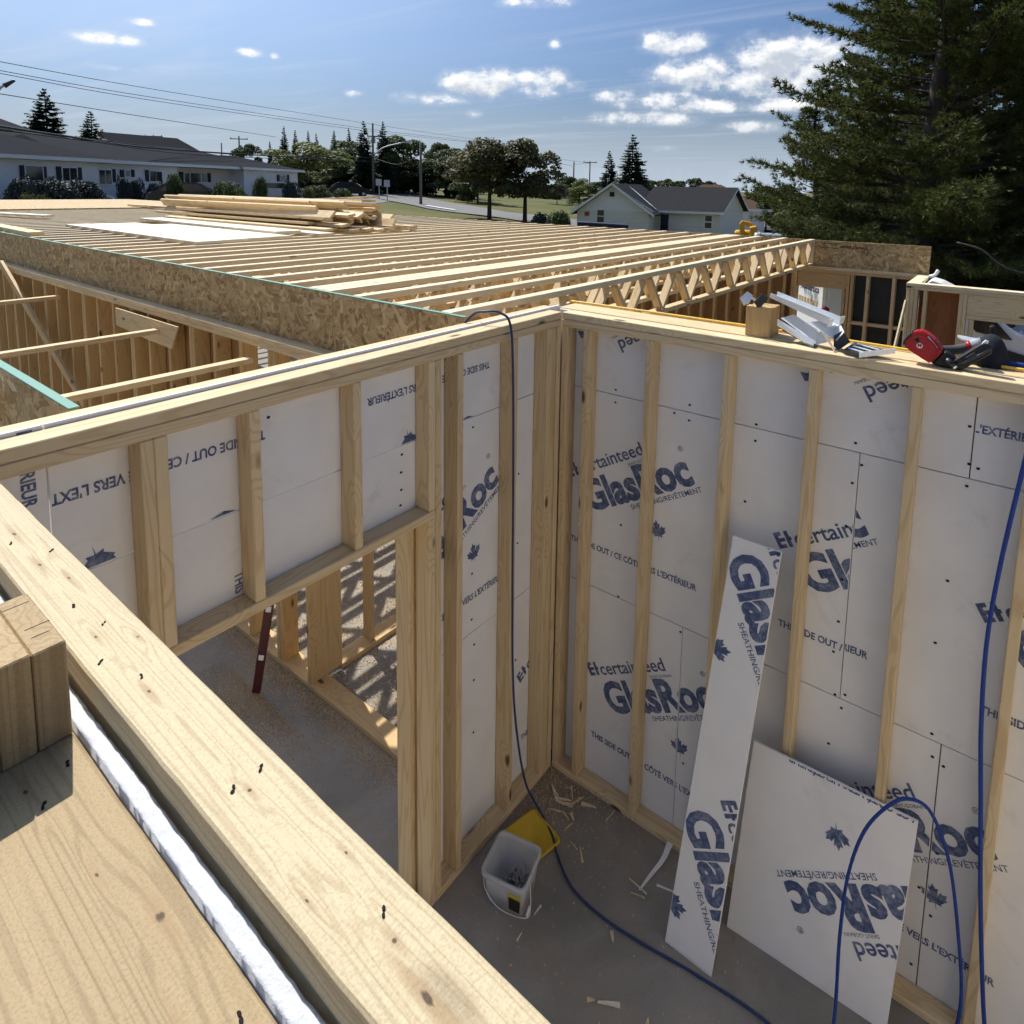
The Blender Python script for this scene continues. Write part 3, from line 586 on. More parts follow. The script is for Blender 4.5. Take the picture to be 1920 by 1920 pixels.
# ---- wall D: unseen, added past the right picture edge to bounce sunlight into the room
wq = thing('stud_wall', 'unseen sheathed wall closing the room beyond the right picture edge, added to bounce sunlight in', 'wall', (3.65, -1.2, 0))
box('top_plate', 3.602, 3.691, -2.52, .09, H - T2, H, 'spf', wq, .003); box('top_plate', 3.602, 3.691, -2.52, .09, H - 2 * T2 - .002, H - T2 - .002, 'spf', wq, .003)
box('sole_plate', 3.602, 3.691, -2.52, .09, 0, T2, 'spf', wq, .003)
studs_y(wq, [-2.5 + .378 * i for i in range(7)], 3.602, 3.691, T2 + .001, ZP)
for y0, y1 in ((-2.52, -1.3), (-1.297, .09)): sheet('sheathing_panel', (3.693, 0, 0), (0, -1, 0), (0, 0, 1), -y1, -y0, 0, 2.765, .015, wq)

# ---- wall C: the near wall we look down on
wc = thing('stud_wall', 'near timber wall seen from above, broad knotty plates with white gypsum between', 'wall', (1.2, -2.65, 0))
def plate_detail(name, x0, x1, y0, y1, z0, z1, mat, seed, bow=.0009):
    """top plate with slightly waney, hand-sawn edges"""
    rg = np.random.default_rng(seed); n = 90; L = x1 - x0; vs, fs = [], []
    ph = rg.uniform(0, 6, 8)
    for i in range(n + 1):
        x = x0 + L * i / n
        w = bow * (math.sin(x * 2.1 + ph[0]) + .5 * math.sin(x * 7 + ph[1])) + rg.normal(0, .00035)
        w2 = bow * (math.sin(x * 1.7 + ph[2]) + .4 * math.sin(x * 9 + ph[3])) + rg.normal(0, .00035); c = .003
        cs = [(y0 + w, z0), (y1 + w2, z0), (y1 + w2, z1 - c), (y1 + w2 - c, z1), (y0 + w + c, z1), (y0 + w, z1 - c)]
        vs += [(x - (x0 + x1) / 2, a - (y0 + y1) / 2, b - (z0 + z1) / 2) for a, b in cs]
    for i in range(n):
        for k in range(6): fs.append((i * 6 + k, i * 6 + (k + 1) % 6, (i + 1) * 6 + (k + 1) % 6, (i + 1) * 6 + k))
    fs.append((5, 4, 3, 2, 1, 0)); fs.append(tuple(n * 6 + k for k in range(6)))
    return pyd(name, vs, fs, mat, wc, Matrix.Translation(((x0 + x1) / 2, (y0 + y1) / 2, (z0 + z1) / 2)))
YC = -2.529
K1 = ((1.582, -2.571, .0045, .004), (1.636, -2.582, .012, .005), (1.345, -2.575, .004, .003), (1.493, -2.601, .004, .002), (1.108, -2.583, .006, .003), (.937, -2.587, .006, .003), (.74, -2.56, .008, .003), (.656, -2.578, .008, .004), (.984, -2.548, .004, .003), (1.485, -2.55, .004, .002), (.50, -2.575, .012, .004))
K2 = ((1.356, -2.677, .009, .006), (1.264, -2.701, .006, .0025), (1.462, -2.705, .009, .003), (1.094, -2.718, .006, .004), (1.42, -2.78, .007, .004))
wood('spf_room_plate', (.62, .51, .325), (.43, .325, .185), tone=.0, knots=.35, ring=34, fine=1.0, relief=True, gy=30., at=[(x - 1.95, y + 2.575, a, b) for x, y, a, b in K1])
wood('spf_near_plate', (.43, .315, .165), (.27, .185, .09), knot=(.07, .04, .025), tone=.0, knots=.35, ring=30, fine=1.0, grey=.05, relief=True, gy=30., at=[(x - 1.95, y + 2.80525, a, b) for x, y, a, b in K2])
plate_detail('top_plate', -.2, 4.1, YC - .092, YC, H - T2, H + .001, 'spf_room_plate', 1)
box('top_plate', -.2, 4.1, YC - .090, YC - .002, H - 2 * T2 - .002, H - T2 - .002, 'spf', wc, .003)
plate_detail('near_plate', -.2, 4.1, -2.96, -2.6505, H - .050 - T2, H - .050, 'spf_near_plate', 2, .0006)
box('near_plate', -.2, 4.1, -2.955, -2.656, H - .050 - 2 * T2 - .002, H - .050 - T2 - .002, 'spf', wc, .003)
studs_x(wc, [-.1 + .378 * i for i in range(12)], YC - .089, YC - .001, T2, ZP)
studs_x(wc, [-.1 + .378 * i for i in range(12)], -2.80, -2.67, T2, H - .13)
box('sole_plate', -.1, 4.1, YC - .089, YC - .001, 0, T2, 'spf', wc, .003)
def rough_gypsum():
    n, L0, L1 = 520, -.2, 4.1; vs, fs = [], []; rg = np.random.default_rng(5); K = 7
    lowf = np.cumsum(rg.normal(0, .0005, n + 1)); lowf -= np.linspace(lowf[0], lowf[-1], n + 1)
    for i in range(n + 1):
        x = L0 + (L1 - L0) * i / n; e = lowf[i] * .25
        for k in range(K):
            y = -2.6475 + .0215 * k / (K - 1); z = H - .042 + rg.normal(0, .0007) - (.0012 if k in (0, K - 1) else 0) + .001 * math.sin(x * 23)
            vs.append((x, y + (e + rg.normal(0, .0003) if 0 < k else 0), z))
        vs.append((x, -2.6475, 2.2)); vs.append((x, -2.626, 2.2))
    m = K + 2
    for i in range(n):
        for k in range(K - 1): fs.append((i * m + k, (i + 1) * m + k, (i + 1) * m + k + 1, i * m + k + 1))
        fs.append((i * m + K, (i + 1) * m + K, (i + 1) * m, i * m)); fs.append((i * m + K - 1, (i + 1) * m + K - 1, (i + 1) * m + K + 1, i * m + K + 1))
    o = pyd('gypsum_core', vs, fs, 'gypsum_core', wc, smooth=True); o['label'] = 'rough white broken gypsum edge between the two plates'
rough_gypsum()
rn = random.Random(4)
def ellipse(name, x, y, z, a, b, ang, mat, parent, n=14, th=.0006):
    v = [(a * math.cos(2 * math.pi * k / n) * rn.uniform(.85, 1.1), b * math.sin(2 * math.pi * k / n) * rn.uniform(.85, 1.1), 0) for k in range(n)]; v += [(p[0], p[1], -.004) for p in v]
    f = [tuple(range(n))] + [(k, n + k, n + (k + 1) % n, (k + 1) % n) for k in range(n)]
    return pyd(name, v, f, mat, parent, Matrix.Translation((x, y, z + th)) @ Matrix.Rotation(ang, 4, 'Z'))
def knot(x, y, z, a, b, ring):
    ang = rn.uniform(-.3, .3)
    if ring: ellipse('knot', x, y, z, a, b, ang, 'knot_ring', wc, 16, .0005)
    ellipse('knot', x + rn.uniform(-.2, .2) * a, y, z, a * (.45 if ring else 1), b * (.45 if ring else 1), ang, 'knot_core', wc, 11, .0009)
def staple(x, y, z):
    ang = rn.uniform(-.9, -.2)
    for d in (-.003, .003): ellipse('nail_head', x + d * math.cos(ang), y + d * math.sin(ang), z, rn.uniform(.0024, .0038), rn.uniform(.0014, .0022), ang + rn.uniform(-.5, .5), 'nail_dark', wc, 7, .0012)
for x, y in ((1.329, -2.552), (1.33, -2.586), (1.557, -2.562), (.913, -2.568), (.831, -2.582), (1.072, -2.578), (.535, -2.589), (.62, -2.55), (1.0, -2.603)): staple(x, y, H + .001)
for x, y in ((1.493, -2.669), (1.088, -2.673), (1.13, -2.71)): staple(x, y, H - .050)
def timber_block(name, x0, y0, z0, dx, dy, dz, plies, label, mat, seed):
    t = thing(name, label, 'block', (x0 + dx / 2, y0 + dy / 2, z0)); rg = random.Random(seed)
    for k in range(plies):
        w = dy / plies; h = dz + rg.uniform(-.0025, .0025); y = y0 + (k + .5) * w
        p = board('ply', (x0 + dx / 2, y, z0), (x0 + dx / 2, y, z0 + h), dx + rg.uniform(-.002, .0), w - .001, mat, t, (0, 1, 0), .002)
        for j in range(3):
            sx = x0 + dx * rg.uniform(.15, .85); box('split', sx, sx + .0012, y - w * rg.uniform(.2, .48), y + w * rg.uniform(.2, .48), z0 + h - .002, z0 + h + .0004, 'knot_core', p)
    return t
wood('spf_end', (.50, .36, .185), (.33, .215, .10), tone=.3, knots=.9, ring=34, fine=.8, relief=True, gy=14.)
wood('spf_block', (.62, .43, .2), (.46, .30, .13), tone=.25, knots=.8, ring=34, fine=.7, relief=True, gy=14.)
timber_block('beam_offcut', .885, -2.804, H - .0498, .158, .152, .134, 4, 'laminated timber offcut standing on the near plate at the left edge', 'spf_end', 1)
b2 = timber_block('beam_offcut', .961, .122, H, .114, .14, .138, 3, 'laminated timber offcut standing on the long wall beside the metal hangers', 'spf_block', 2)

# ================================================================ corridor and wing beyond the doorway wall
RZ0, RZ1 = 2.397, 2.765
def rim(name, label, x0, x1, y0, y1, seams, green, parent_plate=None):
    t = thing(name, label, 'rim board', ((x0 + x1) / 2, (y0 + y1) / 2, RZ0)); e = [x0] + sorted(s for s in seams if x0 < s < x1) + [x1]
    for a, b in zip(e, e[1:]):
        p = box('osb_panel', a + .002, b - .002, y0, y1, RZ0, RZ1, 'osb', t, .001)
        if green: box('painted_edge', a + .003, b - .003, y0 - .001, y1 + .003, RZ1 + .0005, RZ1 + .006, 'green_paint', p)
    return t
rim('rim_board', 'long strand board rim with green painted top edge, in front of the floor trusses', -22, -.29, -.47, -.448, [-1.42, -3.72, -7.0, -9.28, -11.6, -13.9, -16.2, -18.5], True)
rim('rim_board', 'short strand board rim with green edge crossing the corridor at the left picture edge', -6, -.22, -2.26, -2.235, [-2.5, -4.8], True)
rr_ = rim('rim_board', 'strand board rim on the far right wall, its brand stamp upside down', -22, 1.0, 6.98, 7.002, [-1.3, -3.6, -5.9, -8.2, -10.5, -12.8, -15.1, -17.4], False)
def flat_text(s, L, O, U, V, mat, parent, bold=.01, name='printed_lettering', hs=1.):
    v, f, wd = textvf(s, bold); k = L / wd; U, V = Vector(U).normalized(), Vector(V).normalized(); n = U.cross(V)
    return pyd(name, [(x * k, y * k * hs, 0) for x, y in v], f, mat, parent, Matrix.Translation(Vector(O)) @ Matrix((U, V, n)).transposed().to_4x4())
pan = [c for c in rr_.children][-1]
flat_text('West Fraser', .36, (.27, 6.978, 2.705), (-1, 0, 0), (0, 0, -1), 'stamp_black', pan, .03)
flat_text('®', .03, (-.12, 6.978, 2.72), (-1, 0, 0), (0, 0, -1), 'stamp_black', pan, .03)
for a_, b_ in (((-.34, 2.66), (-.1, 2.665)), ((-.34, 2.72), (-.1, 2.72))):
    box('printed_mark', a_[0], b_[0], 6.976, 6.979, a_[1], a_[1] + .008, 'stamp_black', pan)

wd_ = thing('stud_wall', 'framed corridor wall with brown panels below the green edged rim', 'wall', (-4, -.5, 0))
box('top_plate', -22, -.29, -.56, -.40, 2.358, 2.396, 'spf', wd_, .003)
box('top_plate', -22, -.29, -.555, -.40, 2.318, 2.356, 'spf', wd_, .003)
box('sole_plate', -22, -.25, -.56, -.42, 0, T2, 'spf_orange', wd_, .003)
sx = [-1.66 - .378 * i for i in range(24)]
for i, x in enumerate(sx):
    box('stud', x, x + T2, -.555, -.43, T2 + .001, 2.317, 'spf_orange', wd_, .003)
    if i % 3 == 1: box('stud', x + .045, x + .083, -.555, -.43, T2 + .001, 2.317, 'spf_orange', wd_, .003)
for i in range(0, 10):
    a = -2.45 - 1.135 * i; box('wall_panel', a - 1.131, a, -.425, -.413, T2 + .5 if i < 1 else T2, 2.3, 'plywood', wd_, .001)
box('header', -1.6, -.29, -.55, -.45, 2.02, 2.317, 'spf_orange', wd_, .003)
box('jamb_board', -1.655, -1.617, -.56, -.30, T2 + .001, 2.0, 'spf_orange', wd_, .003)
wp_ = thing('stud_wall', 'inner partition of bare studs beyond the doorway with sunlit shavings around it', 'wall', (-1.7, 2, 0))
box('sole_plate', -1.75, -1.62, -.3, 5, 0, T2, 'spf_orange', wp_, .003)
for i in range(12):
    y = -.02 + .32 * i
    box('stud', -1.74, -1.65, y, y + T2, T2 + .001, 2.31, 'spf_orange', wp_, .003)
box('top_plate', -1.74, -1.65, -.3, 5, 2.311, 2.349, 'spf_orange', wp_, .003)
we = thing('stud_wall', 'low framed wall carrying the short rim at the left picture edge', 'wall', (-2, -2.2, 0))
box('top_plate', -6, -.22, -2.30, -2.19, 2.356, 2.396, 'spf', we, .003); box('top_plate', -6, -.22, -2.30, -2.19, 2.316, 2.354, 'spf', we, .003)
studs_x(we, [-.3 - .378 * i for i in range(12)], -2.30, -2.19, 0, 2.315, 'spf')
for k, (x, lab) in enumerate(((-2.24, 'sunlit timber brace across the corridor, nearest the doorway wall'), (-3.64, 'sunlit timber brace across the corridor, second from the doorway wall'), (-6.05, 'sunlit timber brace across the corridor, farthest from the doorway wall'))):
    o = board('ceiling_brace', (x, -.565, 2.215), (x, -2.22, 2.215), .075, .036, 'spf'); tag(o, lab, 'brace', 'braces across the corridor')
o = board('diagonal_brace', (-7.9, -.60, 2.42), (-5.2, -.66, 1.25), .085, .036, 'spf_orange', None, (0, -1, 0)); tag(o, 'long diagonal timber brace on the corridor wall at the left', 'brace')
o = prism('gusset_board', [(-4.5, 2.30), (-3.28, 2.30), (-3.41, 2.10), (-3.88, 2.11), (-4.5, 2.14)], (0, -.585, 0), (1, 0, 0), (0, 0, 1), .014, 'spf'); tag(o, 'pale tapered plywood gusset under the corridor wall plate', 'board')
o = box('loose_board', -1.9, -.86, -2.40, -2.30, 2.66, 2.698, 'white_siding', None, .002); tag(o, 'white faced board end on the wall at the left picture edge', 'board')

# ---- floor trusses
def truss_parts(full=True):
    return full
TX = []
def truss(x, label, full, group='floor trusses of the far wing', w=.074):
    t = thing('floor_truss', label, 'truss', (x, 3.2, 2.395), group)
    y0, y1 = -.446, 6.975
    box('top_chord', x - w / 2, x + w / 2, y0, y1, ZT - .040 + .004, ZT + .004, 'spf_chord', t, .002)
    if not full: return t
    box('bottom_chord', x - w / 2, x + w / 2, y0, y1, 2.397, 2.435, 'spf', t, .002)
    for y in (y0 + .02, y1 - .02): box('end_post', x - w / 2 + .002, x + w / 2 - .002, y - .018, y + .018, 2.436, ZT - .037, 'spf', t, .002)
    n = 13; s = (y1 - y0 - .08) / n; rg = random.Random(int(-x * 100))
    for k in range(n):
        a = y0 + .04 + k * s; m = a + s * .5
        board('web', (x, a + .05, ZT - .05), (x, m - .018, 2.448), w - .008, .034, 'spf', t, (0, 1, 1), .002)
        board('web', (x, m + .018, 2.448), (x, a + s - .05, ZT - .05), w - .008, .034, 'spf', t, (0, -1, 1), .002)
    return t
ordn = ['nearest', 'second nearest', 'third nearest']
X0 = -.45
k = 0
for i in range(55):
    x = X0 - .3785 * i
    if i == 3:
        for j in range(3): truss(x + .08 - j * .082, ['foremost ply', 'middle ply', 'rear ply'][j] + ' of the tripled girder truss among the floor trusses', True)
        continue
    if i < 3: lab = 'open web timber floor truss on the far wing, %s to the room' % ordn[i]
    elif i < 16: lab = 'open web timber floor truss, %s one beyond the tripled girder truss' % ('first second third fourth fifth sixth seventh eighth ninth tenth eleventh twelfth'.split()[i - 4])
    else: lab = 'timber floor truss far back in the receding row beyond the girder truss'
    truss(x, lab, i < 15)

# ---- far right end of the wing
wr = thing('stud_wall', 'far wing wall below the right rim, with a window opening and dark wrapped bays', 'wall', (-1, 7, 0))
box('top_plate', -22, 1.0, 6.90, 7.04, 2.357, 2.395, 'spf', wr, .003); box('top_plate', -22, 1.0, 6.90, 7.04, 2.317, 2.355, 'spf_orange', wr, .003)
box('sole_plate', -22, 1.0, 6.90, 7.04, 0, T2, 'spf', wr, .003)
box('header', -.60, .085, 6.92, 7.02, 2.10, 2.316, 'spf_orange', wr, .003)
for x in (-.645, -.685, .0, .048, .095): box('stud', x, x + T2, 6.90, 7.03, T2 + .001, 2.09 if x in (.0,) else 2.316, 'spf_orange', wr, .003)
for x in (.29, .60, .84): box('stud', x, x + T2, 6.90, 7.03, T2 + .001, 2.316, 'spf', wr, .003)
for a, b in ((.135, .288), (.33, .598), (.64, .838)):
    box('blocking', a, b, 6.91, 7.0, 1.63, 1.668, 'spf', wr, .003)
    pp = box('wrapped_panel', a - .003, b + .003, 7.032, 7.044, .05, 2.316, 'black_wrap', wr, .001)
box('sill', -.60, .0, 6.90, 7.03, 1.10, 1.138, 'spf', wr, .003)
for i in range(30):
    x = -.80 - .378 * i * .55
    if x > -9: box('stud', x, x + T2, 6.90, 7.03, T2 + .001, 2.316, 'spf_orange', wr, .003)
for i in range(9): box('wall_panel', -.65 - 1.135 * (i + 1), -.654 - 1.135 * i, 7.035, 7.047, T2, 2.316, 'plywood', wr, .001)
wj = thing('stud_wall', 'projecting framed bay with red brown plywood at the right, header over an opening', 'wall', (1.5, 5.95, 0))
box('top_plate', .885, 4.2, 5.95, 6.09, 2.356, 2.392, 'spf_chord', wj, .003); box('top_plate', .885, 4.2, 5.95, 6.09, 2.316, 2.354, 'spf', wj, .003)
box('return_plate', .885, 1.02, 6.092, 6.98, 2.356, 2.392, 'spf_chord', wj, .003)
for x in (.89, .93, .97): box('stud', x, x + .037, 5.952, 6.09, 0, 2.315, 'spf', wj, .003)
box('stud', 1.065, 1.10, 5.952, 6.09, 0, 2.315, 'spf', wj, .003)
for x in (1.415, 1.455, 1.53): box('stud', x, x + T2, 5.952, 6.09, 0, 2.315 if x < 1.5 else 2.03, 'spf', wj, .003)
box('plywood_panel', 1.01, 1.45, 6.094, 6.106, 0, 2.315, 'plywood_dark', wj, .001)
box('header', 1.495, 4.2, 5.96, 6.08, 2.085, 2.315, 'spf', wj, .003); box('lintel', 1.495, 4.2, 5.955, 6.085, 2.035, 2.083, 'spf', wj, .003)
o = board('leaning_lath', (.87, 5.3, 1.45), (.90, 5.9, 2.18), .05, .02, 'spf_clean', None, (1, -.3, 0)); tag(o, 'thin pale lath leaning on the projecting bay post', 'lath')

# ---- loose lumber and sheets lying on the trusses
def plank(name, label, x0, x1, y0, y1, z, th, mat, group, yawd=0., cat='plank', roll=0.):
    a = R(yawd); c = Vector(((x0 + x1) / 2, (y0 + y1) / 2, z + th / 2)); L = x1 - x0; d = Vector((math.cos(a), math.sin(a), 0)) * L / 2
    o = board(name, c - d, c + d, y1 - y0, th, mat, None, (0, math.sin(roll), math.cos(roll)), .002); return tag(o, label, cat, group)
zt = ZT + .006
wood('spf_pale', (.86, .77, .6), (.75, .64, .45), tone=.1, knots=.5, ring=50)
for j, (y0, y1, xa, xb) in enumerate(((.42, .72, -9.0, -5.02), (.725, 1.02, -8.95, -5.06), (1.03, 1.32, -8.9, -5.1), (1.33, 1.62, -8.3, -5.14))):
    plank('plank', ['nearest', 'second', 'third', 'rearmost'][j] + ' of the wide pale planks laid flat side by side on the trusses', xa, xb, y0, y1, zt, .036, 'spf_pale', 'wide planks on the trusses', .4 * j - .4)
plank('plank', 'wide pale plank lying flat on top of the others, next to the lumber pile', -9.6, -5.5, 1.66, 2.02, zt + .03, .036, 'spf_pale', 'wide planks on the trusses', -.5)
plank('plank', 'wide pale plank lying behind the top plank, half under the lumber pile', -9.5, -5.2, 2.05, 2.3, zt, .036, 'spf_pale', 'wide planks on the trusses', .3)
def pile():
    rg = random.Random(21); n = 0
    for row in range(6):
        cnt = 11 - row
        for c in range(cnt):
            y = 2.42 + row * .07 + c * .145 + rg.uniform(-.02, .02); z = zt + .02 + row * .062 + rg.uniform(-.006, .01)
            x1 = -5.35 + rg.uniform(-.8, .3) - row * .1; L = rg.uniform(4.2, 5.0)
            roll = R(rg.choice([rg.uniform(-20, 20), rg.uniform(25, 70), rg.uniform(-60, -25)])) if row else R(rg.uniform(-8, 8)); a = R(rg.uniform(-2.2, 2.2))
            p1 = Vector((x1, y, z + .03)); p0 = p1 - Vector((math.cos(a), math.sin(a), 0)) * L
            o = board('pile_board', p0, p1, .132, .036, 'spf', None, (0, math.sin(roll), math.cos(roll)), .002)
            tag(o, 'sawn board in the untidy lumber pile lying across the trusses', 'lumber', 'boards of the lumber pile on the trusses'); n += 1
pile()
for k, (a, b, w, th, lab) in enumerate((((-14.2, 5.6, 2.93), (-7.1, 4.55, 3.235), .14, .036, 'upper long board jutting up behind the lumber pile'),
    ((-13.6, 5.2, 2.86), (-7.3, 4.3, 3.06), .14, .036, 'second long board jutting up behind the lumber pile'), ((-12, 4.8, 3.02), (-6.7, 3.95, 3.105), .185, .036, 'wide board lying on top of the lumber pile'),
    ((-9.2, 4.3, 3.15), (-7.25, 4.62, 3.16), .14, .036, 'short board across the raised long boards'), ((-16.5, 4.2, 2.83), (-9.3, 4.1, 2.87), .14, .036, 'long board lying left of the lumber pile on the deck'))):
    tag(board('long_board', a, b, w, th, 'spf', None, (0, 0, 1)), lab, 'lumber')
o = structure(box('deck_sheet', -23.6, -15.5, -.4, 6.9, ZT + .008, ZT + .03, 'osb')); 
tag(board('scrap_board', (-15.8, -.2, 2.85), (-13.6, -.1, 2.85), .3, .02, 'white_siding'), 'white board scrap at the far left of the deck', 'board')
tag(board('scrap_board', (-13.3, .4, 2.83), (-11.3, .9, 2.83), .2, .03, 'spf_pale'), 'pale short board at the far left of the deck', 'board')
tag(board('scrap_board', (-9.6, -.3, 2.80), (-7.35, -.37, 2.80), .16, .05, 'spf'), 'thick plank end lying on the long rim at the left', 'board')

# ================================================================ leaning sheathing offcuts
PT = thing('sheathing_offcut', 'tall narrow white sheathing offcut leaning against the studs', 'panel', (1.05, -.42, 0))
nT = Vector((1, 0, 0)).cross(Vector((.037, .212, .9765)))
sheet('panel', Vector((.94, -.42, .004)), (1, 0, 0), Vector((0, .2125, .977)), 0, .222, 0, .01, .001, PT) if False else None
def lean_sheet(t, BLp, BRp, TLp, th, stamps):
    BLp, BRp, TLp = Vector(BLp), Vector(BRp), Vector(TLp); U = (BRp - BLp); w = U.length; U.normalize(); V = TLp - BLp; h = V.length; V.normalize()
    n = U.cross(V).normalized(); V2 = n.cross(U)        # plane axes; the offcut itself is a slight parallelogram
    sk = (TLp - BLp).dot(U); hh = (TLp - BLp).dot(V2)
    c = [(0, 0), (w, 0), (w + sk, hh), (sk, hh)]
    rotm = Matrix((U, V2, n)).transposed().to_4x4()
    p = prism('panel', c, BLp - n * th / 2, U, V2, th, 'gypsum_sheathing', t, .0015)
    for (su, sv, ang) in stamps:
        me = clip2d([(rotv(v, ang) + np.array((su, sv)), f) for v, f in STAMP], -.5, 1.5, .003, hh - .003)
        bm = bmesh.new(); bm.from_mesh(me)
        nl = Vector((-hh, sk, 0)).normalized()
        for co, no in (((.003, 0, 0), nl), ((w - .003, 0, 0), -nl)): bmesh.ops.bisect_plane(bm, geom=bm.verts[:] + bm.edges[:] + bm.faces[:], plane_co=co, plane_no=no, clear_outer=True)
        bm.to_mesh(me); bm.free(); me.materials.append(M['blue_ink'])
        mobj('printed_lettering', me, p, Matrix.Translation(BLp + n * .0012) @ rotm)
ra = R(-91)
def so_(x, y, a):   # level-line start from the logo origin, for a print turned by a
    d = rotv(np.array([[.123, .218]]), a)[0]; return (x - d[0], y - d[1], a)
lean_sheet(PT, (.94, -.42, .002), (1.16, -.42, .002), (1.01, -.022, 1.842), .013, [so_(.052, 1.775, ra), so_(.004, .595, ra)])
PW = thing('sheathing_offcut', 'wide white sheathing offcut leaning below the blue rope loop, print upside down', 'panel', (1.47, -.165, 0))
lean_sheet(PW, (1.14, -.18, .002), (1.80, -.15, .002), (1.17, -.045, .89), .013, [so_(.83, .70, math.pi)])

# ================================================================ hoses and rope
tag(tube('air_hose', [(-.30, -.62, 2.60), (-.17, -.56, 2.80), (-.09, -.53, 2.835), (-.02, -.50, 2.832), (.03, -.485, 2.77), (.042, -.475, 2.5), (.048, -.47, 2.0), (.05, -.465, 1.4), (.05, -.45, .9), (.06, -.42, .55), (.08, -.36, .22), (.14, -.30, .035), (.24, -.34, .012), (.34, -.42, .012), (.48, -.50, .012), (.66, -.52, .012), (.86, -.50, .012), (1.12, -.455, .012), (1.44, -.43, .012), (1.9, -.5, .012), (2.6, -.8, .012)], .0062, 'hose_blue', n=7), 'blue air hose draped over the doorway wall and across the floor', 'hose')
tag(tube('rope', [(2.09, .05, 2.80), (2.055, -.02, 2.70), (2.035, -.03, 2.5), (2.00, -.03, 2.1), (1.985, -.03, 1.78), (1.995, -.03, 1.45), (2.02, -.03, 1.13), (2.06, -.03, .65), (2.11, -.035, .2), (2.15, -.05, .02)], 0.0078, 'rope_blue', n=6), 'blue braided rope hanging down the right wall', 'rope')
tag(tube('rope', [(1.62, -.62, .012), (1.64, -.45, .03), (1.63, -.30, .15), (1.615, -.235, .40), (1.62, -.19, .65), (1.66, -.15, .85), (1.735, -.11, .985), (1.80, -.07, 1.02), (1.87, -.04, .98), (1.945, -.03, .80), (2.0, -.03, .50), (2.03, -.05, .25), (2.01, -.10, .08), (1.96, -.2, .012), (1.9, -.4, .012)], 0.0068, 'rope_blue', n=7), 'loop of blue rope standing up in front of the wide leaning panel', 'rope')
tag(tube('air_hose', [(-.13, .286, H + .007), (.306, .290, H + .009), (.886, .288, H + .009), (1.3, .283, H + .009), (1.607, .262, H + .009), (1.75, .245, H + .009), (1.90, .21, H + .009), (2.05, .2, H + .009), (2.6, .22, H + .009)], .0065, 'hose_yellow', n=6), 'yellow air hose lying along the top of the long wall', 'hose')
tag(tube('air_hose', [(1.80, .20, H + .012), (1.90, .248, H + .012), (1.97, .262, H + .012), (2.1, .27, H + .012), (2.6, .285, H + .012)], .0105, 'rope_blue', n=6), 'short blue hose behind the nail gun at the right edge', 'hose')

# ================================================================ metal hangers on the long wall
def strip(name, pts, mat, parent, th=.003):
    """bent sheet metal: a quad (or polygon) given by 3D corners, with thickness"""
    P = [Vector(p) for p in pts]; n = (P[1] - P[0]).cross(P[2] - P[0]).normalized() * th; k = len(P)
    vs = P + [p + n for p in P]; fs = [tuple(range(k))[::-1], tuple(range(k, 2 * k))] + [(i, (i + 1) % k, (i + 1) % k + k, i + k) for i in range(k)]
    return pyd(name, vs, fs, mat, parent)
def hanger(name, label, A, B, side, w, hgt, mat='galvanised', flange=.04):
    """U-shaped steel joist hanger along A-B: seat, two cheeks and a flange at the far end"""
    t = thing(name, label, 'hanger', tuple(A)); A, B, s = Vector(A), Vector(B), Vector(side).normalized(); d = (B - A).normalized(); s = (s - d * s.dot(d)).normalized(); u = d.cross(s); u = u if u.z > 0 else -u
    strip('seat', (A, B, B + s * w, A + s * w), mat, t); strip('cheek', (A, B, B + u * hgt * .55, A + u * hgt), mat, t)
    strip('cheek', (A + s * w, B + s * w, B + s * w + u * hgt * .55, A + s * w + u * hgt), mat, t)
    strip('flange', (A, A - s * flange, A - s * flange + u * hgt, A + u * hgt), mat, t)
    strip('flange', (A + s * w, A + s * (w + flange), A + s * (w + flange) + u * hgt, A + s * w + u * hgt), mat, t)
    return t
hanger('joist_hanger', 'long bright joist hanger propped across the timber offcut, lit top face', (1.345, .07, 2.875), (1.05, .17, 2.955), (.25, 1, .1), .05, .035, flange=.03)
t = thing('joist_hanger', 'bent hanger cheek with a dark end standing on the wall plate', 'hanger', (1.36, .10, H))
strip('cheek', ((1.235, .09, 2.872), (1.37, .07, 2.815), (1.395, .08, 2.855), (1.352, .15, 2.895), (1.29, .16, 2.87)), 'galvanised', t)
strip('dark_end', ((1.357, .07, 2.835), (1.385, .085, 2.858), (1.418, .10, 2.812), (1.378, .075, 2.773), (1.362, .06, 2.79)), 'steel_dark', t)
strip('tongue', ((1.315, .05, 2.842), (1.337, .05, 2.835), (1.372, .05, 2.772), (1.362, .06, 2.772)), 'galvanised', t)
t = thing('joist_hanger', 'broad bright hanger lying flat between the offcut and the bent one', 'hanger', (1.2, .12, H))
strip('plate', ((1.115, .14, 2.868), (1.16, .18, 2.885), (1.275, .14, 2.835), (1.282, .09, 2.785), (1.26, .09, 2.80)), 'galvanised', t)
strip('cheek', ((1.108, .12, 2.865), (1.108, .12, 2.835), (1.28, .06, 2.772), (1.284, .07, 2.80)), 'galvanised', t)
strip('seat', ((1.12, .16, 2.83), (1.13, .12, 2.815), (1.29, .05, 2.772), (1.29, .10, 2.772)), 'steel_dark', t)
strip('end_flange', ((1.275, .10, 2.84), (1.285, .08, 2.782), (1.325, .10, 2.795), (1.335, .12, 2.815)), 'galvanised', t)
t = thing('joist_hanger', 'dark end clip of a hanger raised above the timber offcut', 'hanger', (.96, .14, 2.91))
strip('clip', ((.935, .10, 2.945), (.965, .11, 2.978), (.992, .11, 2.962), (.978, .10, 2.925), (.955, .10, 2.912)), 'galvanised', t, .006)
